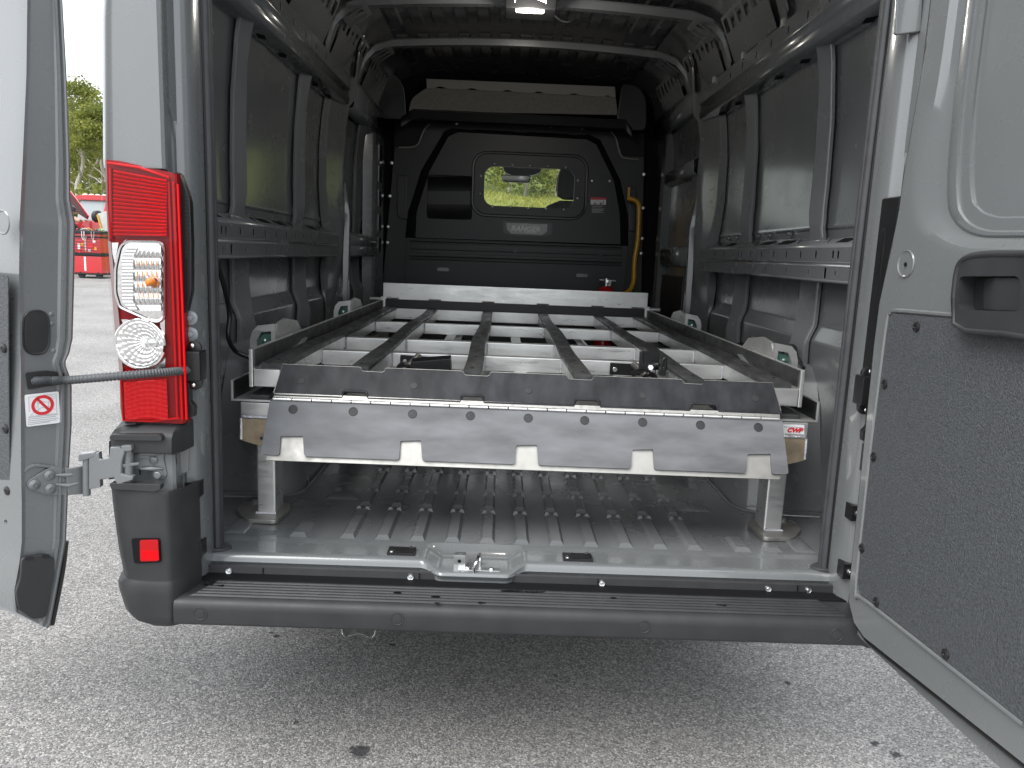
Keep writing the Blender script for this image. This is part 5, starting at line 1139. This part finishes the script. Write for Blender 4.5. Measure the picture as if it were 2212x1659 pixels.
# strip fixing screws
fs_ = shared('strip_screw', [(.005, .0), (.0048, .0008), (.001, .0008)], VOID, 8)
for k, x in enumerate((-.706, -.470, -.156, .156, .475, .706)):
    for y in (2.18, 2.42, 2.72, 3.1, 3.5, 3.95, 4.3): inst('strip_screw', fs_, (x + random.uniform(-.004, .004), y, (1.0178 if abs(x) > .6 else 1.0145)), (0, 0, 1), deck)
# cross members of the tray, in short lengths between the beams, with welds
xsb = [-.682, -.4935, -.4465, -.1795, -.1325, .1325, .1795, .4515, .4985, .682]
for y in (2.59, 2.99, 3.69):
    for a, b in ((0, 1), (2, 3), (4, 5), (6, 7), (8, 9)):
        box('cross_member', xsb[a], xsb[b], y, y + .045, .944, .994, ALU, deck, .003)
        for x, sg in ((xsb[a], 1), (xsb[b], -1)): tube('weld_bead', [(x + sg * .003, y - .002, .948), (x + sg * .003, y - .002, .992)], .0035, WELD, deck, 6)
# front plate with dark band, spigots
fpz = box('front_plate', -.757, .757, Y1, Y1 + .012, .945, 1.149, ALU, deck, .004)
box('plate_band', -.742, .742, Y1 - .003, Y1 - .0005, 1.006, 1.058, BLACKS, fpz, .0005)
for x in (-.70, -.46, -.156, .156, .47, .70):
    if abs(x) < .6 or True: tube('weld_bead', [(x - .035, Y1 - .004, 1.061), (x + .035, Y1 - .004, 1.061)], .005, STEELD, fpz, 6)
for s in (-1, 1): tube('front_spigot', [(s * .755, Y1 + .006, 1.055), (s * .83, Y1 + .006, 1.055)], .011, ALU, deck, 8); box('front_tab', min(s * .755, s * .768), max(s * .755, s * .768), Y1 - .01, Y1 + .01, .95, 1.07, ALU, deck, .001)
# lower frame members seen through the tray
for y in (2.78, 3.30, 3.95): box('frame_member', -.70, .70, y, y + .05, .80, .87, ALUD, deck, .003)
for x in (-.335, .0, .335): box('frame_member', x - .025, x + .025, 2.12, 4.25, .872, .905, ALU, deck, .003)
for x in (-.55, .30, -.28, .58): box('slide_strip', x - .018, x + .018, 2.12, 4.2, .906 if abs(x) < .4 else .905, .935, STRIP, deck, .003)
box('frame_end', -.70, .70, 2.098, 2.112, .82, .905, ALU, deck, .003)
tube('red_wire', smooth_path([(.02, 3.2, .90), (.06, 3.35, .93), (.03, 3.5, .91), (.0, 3.6, .89)], 5), .006, REDP, deck, 8)
tube('black_wire', smooth_path([(-.30, 3.3, .89), (-.2, 3.45, .92), (-.1, 3.6, .90)], 5), .005, BLACKS, deck, 8)
# rollers in brackets beside the tray
for s in (-1, 1):
    for y, sc2 in ((2.49, 1.0), (3.68, .9)):
        cx_ = s * .805
        pts = [(cx_ - s * .028, y - .10, .93), (cx_ - s * .028, y - .105, 1.06), (cx_ - s * .028, y - .07, 1.095), (cx_ - s * .028, y + .02, 1.104), (cx_ - s * .028, y + .16, 1.085), (cx_ - s * .028, y + .30, 1.0), (cx_ - s * .028, y + .30, .93)]
        rb_ = prism('roller_bracket', [(x + (0 if s < 0 else -0), yy, z) for x, yy, z in pts], (s * .012, 0, 0), ALU, deck, .003)
        yf_ = y - .103
        plate('roller_bracket_face', [(cx_ - s * .03, yf_, .93), (cx_ + s * .047, yf_, .93), (cx_ + s * .047, yf_, 1.045), (cx_ + s * .040, yf_, 1.072), (cx_ + s * .024, yf_, 1.09), (cx_ - s * .03, yf_, 1.098)], [[(cx_ - s * .018, yf_, .96), (cx_ + s * .026, yf_, .96), (cx_ + s * .026, yf_, 1.045), (cx_ + s * .014, yf_, 1.07), (cx_ - s * .018, yf_, 1.074)]], (0, -.010, 0), ALU, rb_)
        prism('roller', [(cx_ - s * .017, y - .105, .962), (cx_ + s * .024, y - .105, .962), (cx_ + s * .024, y - .105, 1.04), (cx_ + s * .012, y - .105, 1.064), (cx_ - s * .017, y - .105, 1.066)], (0, .03, 0), GREEN, rb_, .004)
        lathe('roller_nut', [(.005, 0), (.005, .005), (.001, .006)], (cx_ + s * .004, y - .105, 1.045), (0, -1, .3), ZINC, rb_, seg=6)
# ---- upper flap of the tray (black sheet with a rolled lower lip)
fpP = P(640, 787, Y=2.10); a_ = V((0, 2.098, 1.016)); b_ = V((0, 2.052, .930))
UN = V((1, 0, 0)).cross(a_ - b_).normalized(); UN = UN if UN.y < 0 else -UN
def FU(px, py, o=0.): return PP(px, py, a_ + UN * o, UN)
def ftop(px): return 786.5 + (827 - 786.5) * (px - 610) / (1670 - 610)
def fbot(px): return 854 + (893.5 - 854) * (px - 589) / (1689 - 589)
top_ = [(611, ftop(611))]
for a, b in ((779, 833), (1000, 1060), (1224, 1283), (1473, 1522)):
    top_ += [(a - 4, ftop(a)), (a, ftop(a) + 1), (a + 3, ftop(a) + 7), (a + 7, ftop(a) + 9), (b - 7, ftop(b) + 9), (b - 3, ftop(b) + 7), (b, ftop(b) + 1), (b + 4, ftop(b))]
top_ += [(1669, ftop(1669))]
bot_ = []
for a, b in ((739, 795), (994, 1046), (1240, 1297), (1490, 1552)):
    bot_ += [(a, fbot(a)), (a + 3, fbot(a) - 12), (a + 7, fbot(a) - 15), (b - 7, fbot(b) - 15), (b - 3, fbot(b) - 12), (b, fbot(b))]
bot_ = [(590, fbot(590))] + bot_ + [(1688, fbot(1688))]
outl = [FU(*q) for q in top_] + [FU(*q) for q in reversed(bot_)]
uf = prism('upper_flap', outl, -UN * .008, UHMW, deck, 0)
v, f = prismvf([FU(q[0], q[1] - .6, -.0085) for q in top_] + [FU(q[0], q[1] - 6, -.0085) for q in reversed(bot_)], -UN * .004); mk('flap_backing', v, f, ALUD, uf)
tube('flap_lip', [FU(*q, .001) for q in bot_], .0042, UHMW, uf, 8)
scw = shared('flap_screw', [(.0125, 0), (.0122, .0008), (.0108, .001), (.0104, -.001), (.0085, -.0005), (.0045, .0002), (.0035, -.002), (.0005, -.002)], BLACKP, 18)
for px, py in ((650, 822), (894, 833), (1141, 843), (1389, 854), (1632, 860)): inst('flap_screw', scw, FU(px, py, .0006), UN, uf, .8)
# ---- lower flap (hinged): scuffed black sheet, coloured grey for its sky reflection, on an aluminium plate
c_ = V((0, 2.043, .924)); e_ = V((0, 1.974, .788)); LN = V((1, 0, 0)).cross(c_ - e_).normalized(); LN = LN if LN.y < 0 else -LN
def FL(px, py, o=0.): return PP(px, py, c_ + LN * o, LN)
lt_ = lambda px: 865 + (909 - 865) * (px - 584) / (1690 - 584)
lb_ = lambda px: 981 + (1024.5 - 981) * (px - 563) / (1703 - 563)
notch = ((603, 657), (862, 912), (1112, 1163), (1363, 1414), (1612, 1668))
bt = [FL(563, lb_(563))]
poly = [FL(583, lt_(583)), FL(1690, lt_(1690)), FL(1704, lb_(1704))]
rads = [.002, .002, .01]
for a, b in reversed(notch):
    poly += [FL(b, lb_(b) + 1), FL(b - 3, lb_(b) - 43), FL(a + 3, lb_(a) - 40), FL(a, lb_(a) + 1)]; rads += [.008, .003, .003, .008]
poly += [FL(562, lb_(562))]; rads += [.01]
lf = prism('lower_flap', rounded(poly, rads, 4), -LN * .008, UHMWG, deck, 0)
lp2 = [FL(585, lt_(585), -.0085), FL(1688, lt_(1688), -.0085), FL(1686, 1036, -.0085), FL(574, 994, -.0085)]
prism('flap_plate', rounded(lp2, .005, 3), -LN * .005, ALUD, lf, .001)
for px, py in ((633, 884), (763, 889), (891, 894), (1016, 898), (1141, 903), (1263, 908), (1388, 912), (1513, 918), (1638, 923)): inst('flap_screw', scw, FL(px, py, .0006), LN, lf)
# piano hinge
ha, hb2 = FL(590, 861.5, .002), FL(1686, 905.5, .002); nk = 26
for i in range(nk):
    p = ha.lerp(hb2, i / nk); q = ha.lerp(hb2, (i + .94) / nk)
    tube('hinge_knuckle', [p, q], .0040, ALU, deck, 10)
prism('hinge_leaf', [ha + V((0, .004, .004)), hb2 + V((0, .004, .004)), hb2 + V((0, .012, .014)), ha + V((0, .012, .014))], (0, .002, -.001), STEELD, deck, 0)
# maker's sticker on the right end
def ES(zx, zy): return P((2400 + zx / 2.212) / 1.82278, (1250 + zy / 2.212) / 1.82278, Y=Y0 - .0015)
es = prism('deck_sticker', [ES(1505, 930), ES(1697, 938), ES(1695, 1038), ES(1508, 1030)], (0, .001, 0), WHITE, deck, 0)
text('sticker_lettering', 'CWF', .0165, fm(ES(1607, 983) + V((0, -.0012, 0)), rad(.5)), REDP, es, .0009, .35, xs=1.15)
s2 = MB()
for zy, x0, x1 in ((948, 1515, 1680), (1008, 1530, 1690), (1024, 1530, 1580)): s2.add(*prismvf([ES(x0, zy) + V((0, -.001, 0)), ES(x1, zy + 6) + V((0, -.001, 0)), ES(x1, zy + 11) + V((0, -.001, 0)), ES(x0, zy + 5) + V((0, -.001, 0))], (0, -.0003, 0)))
s2.obj('sticker_small_print', GREYP, es)
# ---- hold-down clamps behind the upper flap
hexh = shared('clamp_bolt', [(.0085, 0), (.0085, .006), (.0075, .0068), (.001, .0068)], ZINC, 6)
def clamp(px0, py0, px1, py1, dx):
    yk = 2.588
    a, b = P(px0, py0, Y=yk), P(px1, py1, Y=yk)
    pl_ = prism('clamp_plate', rounded([(a.x, yk, a.z), (b.x, yk, a.z - .004), (b.x, yk, .948), (a.x, yk, .948)], .004, 2), (0, -.006, 0), BLACKM, deck, .001)
    inst('clamp_bolt', hexh, (a.x + .016, yk - .006, a.z - .022), (0, -1, 0), pl_); inst('clamp_bolt', hexh, (b.x - .016, yk - .006, a.z - .024), (0, -1, 0), pl_)
    m = (a + b) / 2
    tube('clamp_shaft', [(m.x, yk - .006, m.z - .012 + .01), (m.x - .05 * dx, yk - .16, m.z - .035)], .0115, STEELD, pl_, 12)
    lathe('clamp_collar', [(.012, 0), (.024, .002), (.026, .008), (.024, .016), (.012, .018)], (m.x - .045 * dx, yk - .12, m.z - .03), (-.3 * dx, -1, -.15), BLACKS, pl_, seg=18)
    return pl_, m, yk
c1, m1, yk = clamp(865, 766, 943, 770, .7)
ca = P(887, 790, Y=2.42); cb = P(972, 785, Y=2.42)
prism('clamp_shoe', [(ca.x, 2.42, ca.z + .012), (cb.x, 2.42, cb.z + .015), (cb.x + .004, 2.42, cb.z - .03), (ca.x, 2.42, ca.z - .03)], (0, .05, .006), BLACKM, c1, .003)
c2, m2, yk = clamp(1318, 783, 1420, 789, -.7)
q0, q1 = P(1391, 759, Y=2.40), P(1423, 800, Y=2.40)
prism('clamp_shoe', rounded([(q0.x, 2.40, q0.z), (q1.x, 2.40, q0.z), (q1.x, 2.40, q1.z), (q0.x, 2.40, q1.z)], .005, 3), (0, .014, 0), BLACKM, c2, .0015)
box('shoe_pad', q0.x - .012, q0.x - .0005, 2.398, 2.413, q1.z, q0.z - .001, BLACKS, c2, .002)
j0 = P(1405, 794, Y=2.385); inst('clamp_bolt', hexh, j0, (0, -1, .2), c2, 1.1)
tube('clamp_lever', [P(1366, 808, Y=2.44), P(1392, 797, Y=2.41), P(1412, 789, Y=2.39), P(1424, 787, Y=2.38)], [.010, .009, .012, .008], BLACKS, c2, 8)
tube('release_catch', smooth_path([P(1421, 806, Y=2.375), P(1428, 795, Y=2.375), P(1432, 778, Y=2.375), P(1437, 774, Y=2.375), P(1438, 784, Y=2.375), P(1436, 800, Y=2.375)], 5), .005, BLACKS, c2, 8)
prism('release_catch', rounded([P(1424, 796, Y=2.37), P(1439, 796, Y=2.37), P(1439, 812, Y=2.37), P(1424, 812, Y=2.37)], .004, 2), (0, .014, 0), BLACKS, c2, .002)

# ================================================================== FIRE EXTINGUISHER in front of the partition
fe = P(1309, 621, Y=5.0)
ext = empty('fire_extinguisher', (fe.x, 5.0, .62), 'small red fire extinguisher standing in front of the partition beside the yellow bar', 'fire extinguisher')
REDX = mat('red_cylinder_paint', (.5, .015, .02), .25, 0, .5, .5)
zt = P(1309, 621, Y=5.0).z
lathe('cylinder', [(.055, .60 - zt + .04), (.058, .62 - zt + .04), (.058, -.04), (.05, -.008), (.03, .012), (.015, .018)], (fe.x, 5.0, zt - .008), (0, 0, 1), REDX, ext, seg=20)
lathe('valve', [(.014, 0), (.014, .03), (.018, .032), (.018, .05), (.008, .052)], (fe.x, 5.0, zt + .008), (0, 0, 1), ZINC, ext, seg=12)
lathe('gauge', [(.014, 0), (.014, .012), (.001, .013)], (fe.x + .006, 4.985, zt + .036), (0, -1, 0), ZINC, ext, seg=12)
prism('lever', [(fe.x - .055, 4.99, zt + .072), (fe.x + .045, 4.99, zt + .060), (fe.x + .048, 4.99, zt + .053), (fe.x - .055, 4.99, zt + .064)], (0, .015, 0), BLACKM, ext, .001)
prism('lever', [(fe.x - .045, 4.99, zt + .052), (fe.x + .06, 4.99, zt + .048), (fe.x + .06, 4.99, zt + .042), (fe.x - .045, 4.99, zt + .044)], (0, .015, 0), STEELD, ext, .001)
prism('pull_tag', [(fe.x + .01, 4.98, zt + .038), (fe.x + .03, 4.98, zt + .045), (fe.x + .025, 4.98, zt + .01), (fe.x + .005, 4.98, zt + .015)], (0, .002, 0), WHITE, ext, 0)

# ================================================================== THE YARD BEYOND
REDC = mat('red_vehicle_paint', (.5, .02, .025), .25, 0, .5, .8, var=(2, .05))
SCREEN = mat('pale_reflecting_glass', (.30, .35, .36), .08, 0, .7, .3)
def tp(px, py, Y): return P(px, py, Y=Y)
TY = 20.0; tg = gz(TY)
tc_ = tp(206, 470, TY)
truck = empty('pickup_truck', (tc_.x, TY + 1, tg), 'red work truck with bonnet raised and roof marker lamps, parked before the wood', 'truck')
# cab: body runs obliquely; front end towards the camera and left
tx0, tx1 = tp(120, 470, TY).x, tp(282, 470, TY).x
def TX(px): return tp(px, 470, TY).x
def TZ(py, px=190): return tp(px, py, TY).z
cabr = []
zb_, zs_, zr_ = TZ(520), TZ(478), TZ(418)
lower = prism('cab_body', [(TX(118), TY + .3, tg + .75), (TX(290), TY + .3, tg + .75), (TX(290), TY + .3, zs_ + .02), (TX(214), TY + .3, zs_ + .06), (TX(118), TY + .3, zs_ - .02)], (0, 1.9, 0), REDC, truck, .08, seg=3)
prism('cab_roof', rounded([(TX(130), TY + .6, zr_ - .13), (TX(140), TY + .6, zr_ - .02), (TX(170), TY + .6, zr_), (TX(284), TY + .6, zr_), (TX(286), TY + .6, zr_ - .13)], .05, 3), (0, 1.5, 0), REDC, truck, .06, seg=3)
prism('windscreen', [(TX(140), TY + .55, zs_ + .03), (TX(196), TY + .55, zs_ + .06), (TX(206), TY + .68, zr_ - .09), (TX(146), TY + .68, zr_ - .09)], (0, .02, .0), SCREEN, truck, .004)
prism('screen_pillar', [(TX(196), TY + .50, zs_ + .04), (TX(203), TY + .50, zs_ + .04), (TX(213), TY + .62, zr_ - .05), (TX(206), TY + .62, zr_ - .05)], (0, .06, 0), REDC, truck, .01)
prism('side_window', [(TX(206), TY + .56, zs_ + .08), (TX(282), TY + .56, zs_ + .08), (TX(282), TY + .66, zr_ - .09), (TX(216), TY + .66, zr_ - .09)], (0, .02, 0), SCREEN, truck, .004)
for px in (152, 166, 180, 195, 210): lathe('marker_lamp', [(.07, 0), (.06, .03), (.02, .045)], (TX(px), TY + .75, zr_ - .01), (0, -.2, 1), mat('pale_lamp_%d' % px, (.7, .55, .5), .3), truck, seg=10)
bon = prism('raised_bonnet', [tp(130, 396, TY - .6), tp(152, 413, TY - .6), tp(160, 424, TY - .7), tp(191, 466, TY - .8), tp(188, 474, TY - .8), tp(150, 450, TY - .7), tp(120, 430, TY - .6)], (0, .05, 0), REDC, truck, .01)
prism('bonnet_lining', [tp(130, 400, TY - .64), tp(152, 417, TY - .64), tp(160, 428, TY - .74), tp(188, 467, TY - .84), tp(186, 472, TY - .84), tp(150, 449, TY - .74), tp(120, 430, TY - .64)], (0, .02, 0), mat('bonnet_lining', (.05, .006, .008), .6), bon, 0)
lathe('wing_mirror', [(.10, -.09), (.15, -.04), (.15, .05), (.08, .09)], tp(210, 468, TY - .1), (1, -.3, 0), BLACKS, truck, seg=14)
grid('front_wing', [[tp(150, 482, TY - .7), tp(175, 476, TY - .7), tp(200, 478, TY - .6), tp(216, 486, TY - .4), tp(226, 500, TY - .2)], [tp(150, 500, TY - .75), tp(175, 500, TY - .75), tp(200, 502, TY - .65), tp(216, 508, TY - .45), tp(228, 520, TY - .25)], [tp(150, 530, TY - .75), tp(175, 530, TY - .75), tp(200, 530, TY - .65), tp(216, 535, TY - .45), tp(228, 540, TY - .25)], [tp(150, 565, TY - .7), tp(175, 565, TY - .7), tp(200, 565, TY - .6), tp(216, 565, TY - .4), tp(228, 565, TY - .2)]], REDC, truck, ang=60)
dr_ = prism('open_door', [tp(210, 462, TY - 1.0), tp(232, 455, TY - 1.0), tp(236, 545, TY - 1.0), tp(228, 525, TY - 1.0), tp(217, 490, TY - 1.0)], (0, .08, 0), mat('pale_door_trim', (.5, .5, .47), .6), truck, .01)
tube('door_edge_trim', [tp(210, 464, TY - 1.02), tp(219, 495, TY - 1.02), tp(228, 525, TY - 1.02)], .02, YELLOW, dr_, 6)
for px in (222, 280):
    c = tp(px, 560, TY - .2); w2 = lathe('wheel', [(.25, -.02), (.25, .0), (.06, .03)], (c.x, TY - .25, tg + .45), (0, -1, 0), STEELD, truck, seg=16)
    lathe('tyre', [(.25, .25), (.43, .22), (.45, .12), (.43, .02), (.25, 0)], (c.x, TY - .0, tg + .45), (0, -1, 0), RUBBER, w2, seg=22)
for px in (150,):
    c = tp(px, 560, TY - .2); w2 = lathe('wheel', [(.25, -.02), (.25, .0), (.06, .03)], (c.x, TY - .25, tg + .45), (0, -1, 0), STEELD, truck, seg=16)
    lathe('tyre', [(.25, .25), (.43, .22), (.45, .12), (.43, .02), (.25, 0)], (c.x, TY - .0, tg + .45), (0, -1, 0), RUBBER, w2, seg=22)
box('chassis', TX(150), TX(288), TY + .3, TY + 2.0, tg + .55, tg + .85, VOID, truck, .02)
# ---- tool trolley
GY = 18.05; gg = gz(GY)
gx0, gx1 = P(158, 560, Y=GY).x, P(219.5, 560, Y=GY).x
cart = empty('tool_trolley', ((gx0 + gx1) / 2, GY, gg), 'red two-tier tool trolley on castors with tools piled on its black tray', 'tool trolley')
GZ = lambda py: P(190, py, Y=GY).z
z1, z2, z3, z4, z5 = GZ(590), GZ(553), GZ(546), GZ(505), GZ(498)
box('lower_chest', gx0, gx1, GY, GY + .5, z1, z2, REDC, cart, .015)
box('chest_rail', gx0 - .01, gx1 + .01, GY - .015, GY + .52, z2 + .003, z3 - .003, BLACKM, cart, .01)
box('upper_chest', gx0 + .02, gx1 - .02, GY + .01, GY + .5, z3, z4, REDC, cart, .012)
box('chest_rail', gx0, gx1, GY - .005, GY + .52, z4 - .09, z4 - .05, BLACKM, cart, .01)
tray = box('top_tray', gx0 - .02, gx1 + .03, GY - .03, GY + .53, z4 + .003, z5, BLACKS, cart, .01)
box('trolley_base', gx0 - .02, gx1 + .04, GY - .03, GY + .53, z1 - .035, z1 - .003, BLACKM, cart, .01)
for i in range(5):
    zz = z3 + .05 + i * .065
    if zz < z4 - .1: box('drawer_edge', gx0 + .03, gx1 - .03, GY - .004, GY + .008, zz, zz + .006, BLACKM, cart, 0)
for px in (176, 214): 
    c = P(px, 594, Y=GY).x; cs_ = lathe('castor', [(.075, -.02), (.08, 0), (.075, .02)], (c, GY + .02, gg + .078), (.4, -1, 0), RUBBER, cart, seg=16); box('castor_fork', c - .04, c + .04, GY - .0, GY + .06, gg + .09, z1 - .037, ZINC, cart, .005)
lbm = [WHITE, YELLOW, BADGE, REDP]
for k, (px, py, wd_, h_) in enumerate(((170, 532, .05, .12), (177, 528, .07, .05), (184, 530, .03, .26), (196, 531, .10, .08), (203, 522, .06, .05), (206, 537, .05, .07), (193, 541, .06, .05), (172, 544, .04, .06))):
    c = P(px, py, Y=GY); o = .004 + .001 * k; box('chest_label', c.x - wd_ / 2, c.x + wd_ / 2, GY + .009 - o, GY + .012, c.z - h_ / 2, c.z + h_ / 2, lbm[k % 4], cart, 0)
box('chest_label', P(184, 570, Y=GY).x - .02, P(184, 570, Y=GY).x + .02, GY - .004, GY + .002, z1 + .05, z2 - .02, WHITE, cart, 0)
TC = [mat('tool_%d' % i, c, .4) for i, c in enumerate(((.5, .05, .03), (.05, .05, .06), (.05, .35, .1), (.5, .5, .5), (.55, .25, .05)))]
for k in range(9):
    x = gx0 + .05 + (gx1 - gx0 - .1) * (k + random.random() * .6) / 9; y = GY + .08 + random.random() * .3; a = random.random() * 3
    tube('hand_tool', [(x - .09 * math.cos(a), y - .09 * math.sin(a), z5 + .012), (x, y, z5 + .03 + .03 * random.random()), (x + .09 * math.cos(a), y + .09 * math.sin(a), z5 + .012)], [.010, .018, .012], TC[k % 5], tray, 6)
for k, px in enumerate((176, 180, 197)): tube('hanging_cord', smooth_path([P(px, 499, Y=GY - .04), P(px + 1, 512, Y=GY - .05), P(px + 5, 518, Y=GY - .04), P(px + 6, 500 + 10 * (k % 2), Y=GY - .04)], 4), .006, BADGE if k else WHITE, tray, 5)
# ---- person leaning into the engine bay, mostly hidden behind the door
PY = 18.9; pg = gz(PY)
def man():
    hx = P(150, 452, Y=PY); x = hx.x; base = pg; H_ = hx.z - base
    J = {'pel': (x - .30, PY + .02, base + .95), 'spi': (x - .20, PY, base + 1.2), 'che': (x - .08, PY, base + H_ - .40), 'nec': (x - .02, PY, base + H_ - .20), 'hea': (x + .02, PY - .01, base + H_ - .03), 'top': (x + .05, PY - .01, base + H_ + .06),
         'hL': (x - .30, PY - .12, base + .88), 'kL': (x - .26, PY - .14, base + .5), 'aL': (x - .32, PY - .14, base + .09), 'tL': (x - .16, PY - .18, base + .04),
         'hR': (x - .30, PY + .14, base + .88), 'kR': (x - .34, PY + .16, base + .5), 'aR': (x - .42, PY + .16, base + .09), 'tR': (x - .26, PY + .18, base + .04)}
    e1, e2 = P(163, 474, Y=PY - .25), P(172, 478, Y=PY - .3)
    J.update({'sL': (x - .05, PY - .20, base + H_ - .34), 'eL': tuple(P(157, 471, Y=PY - .25)), 'wL': tuple(P(170, 477, Y=PY - .3)), 'nL': tuple(P(175, 476, Y=PY - .3)),
              'sR': (x - .05, PY + .18, base + H_ - .34), 'eR': (x + .10, PY + .24, base + H_ - .52), 'wR': (x + .34, PY + .2, base + H_ - .56), 'nR': (x + .42, PY + .2, base + H_ - .55)})
    E = [('pel', 'spi'), ('spi', 'che'), ('che', 'nec'), ('nec', 'hea'), ('hea', 'top'), ('pel', 'hL'), ('hL', 'kL'), ('kL', 'aL'), ('aL', 'tL'), ('pel', 'hR'), ('hR', 'kR'), ('kR', 'aR'), ('aR', 'tR'), ('che', 'sL'), ('sL', 'eL'), ('eL', 'wL'), ('wL', 'nL'), ('che', 'sR'), ('sR', 'eR'), ('eR', 'wR'), ('wR', 'nR')]
    Rr = {'pel': .16, 'spi': .15, 'che': .17, 'nec': .06, 'hea': .10, 'top': .07, 'hL': .10, 'hR': .10, 'kL': .07, 'kR': .07, 'aL': .05, 'aR': .05, 'tL': .04, 'tR': .04, 'sL': .075, 'sR': .075, 'eL': .055, 'eR': .055, 'wL': .036, 'wR': .036, 'nL': .035, 'nR': .035}
    ks = list(J); me = bpy.data.meshes.new('person'); o_ = V((x - .3, PY, base))
    me.from_pydata([V(J[k]) - o_ for k in ks], [(ks.index(a), ks.index(b)) for a, b in E], [])
    o = bpy.data.objects.new('person', me); _finish(o, None, M4.Translation(o_), 'person in dark cap and dark shirt leaning over the red engine bay', None, 'person')
    md = o.modifiers.new('Skin', 'SKIN'); 
    for i, k in enumerate(ks): me.skin_vertices[0].data[i].radius = (Rr[k], Rr[k]); me.skin_vertices[0].data[i].use_root = (k == 'pel')
    sd = o.modifiers.new('Sub', 'SUBSURF'); sd.levels = 1; sd.render_levels = 2
    m = bpy.data.materials.new('skin_and_clothes'); m.use_nodes = True; t = m.node_tree; b = t.nodes['Principled BSDF']
    b.inputs['Base Color'].default_value = (.025, .028, .035, 1); b.inputs['Roughness'].default_value = .85; me.materials.append(m)
    SK = mat('bare_skin', (.42, .24, .17), .5)
    hm = WM[o]
    lathe('head_skin', [(.03, -.13), (.075, -.10), (.098, -.03), (.098, .02), (.06, .05)], V(J['hea']) + V((.02, -.02, .0)), (.15, 0, 1), SK, o, seg=14)
    tube('forearm_skin', [V(J['eL']).lerp(V(J['wL']), .25), V(J['eL']).lerp(V(J['wL']), .6), V(J['wL']), V(J['nL'])], [.058, .052, .042, .045], SK, o, 10)
    for k in range(4):
        q = V(J['nL']); tube('finger_skin', [q + V((0, -.03 + .02 * k, .01)), q + V((.05, -.03 + .02 * k, .0)), q + V((.085, -.03 + .02 * k, -.03))], [.011, .010, .008], SK, o, 6)
    q = V(J['nL']); tube('finger_skin', [q + V((-.02, -.03, .01)), q + V((.02, -.06, .02)), q + V((.05, -.065, .01))], [.012, .011, .009], SK, o, 6)
    cp_ = lathe('cap', [(.112, -.01), (.115, .03), (.10, .085), (.05, .12), (.005, .128)], V(J['hea']) + V((.02, -.02, .01)), (.15, 0, 1), BLACKS, o, seg=16)
    prism('cap_peak', rounded([V(J['hea']) + V((.09, -.11, .01)), V(J['hea']) + V((.22, -.08, -.01)), V(J['hea']) + V((.22, .06, -.01)), V(J['hea']) + V((.09, .08, .01))], .04, 3), (0, 0, .012), BLACKS, o, .003)
man()

# right lamp: dark gasket fills the gap above the lamp edge
prism('lamp_gasket', [(.796, 1.732, 1.05), (.875, 1.726, 1.05), (.875, 1.726, 1.42), (.84, 1.728, 1.47), (.80, 1.732, 1.43)], (0, -.006, 0), BLACKS, van, .004)
box('lamp_gasket', .786, .8035, 1.735, 1.815, 1.0, 1.50, BLACKS, van, .005)
# ------------------------------------------------------------------ flat faces stay flat beside small bevels
for o in list(COL.objects):
    if o.type == 'MESH' and o.get('kind') != 'stuff' and 8 < len(o.data.polygons) < 6000 and o.data.users == 1 and o.name.split('.')[0] not in ('crown', 'trunk', 'shrub', 'person', 'hill', 'ground'):
        m = o.modifiers.new('normals', 'WEIGHTED_NORMAL'); m.keep_sharp = True; m.weight = 50
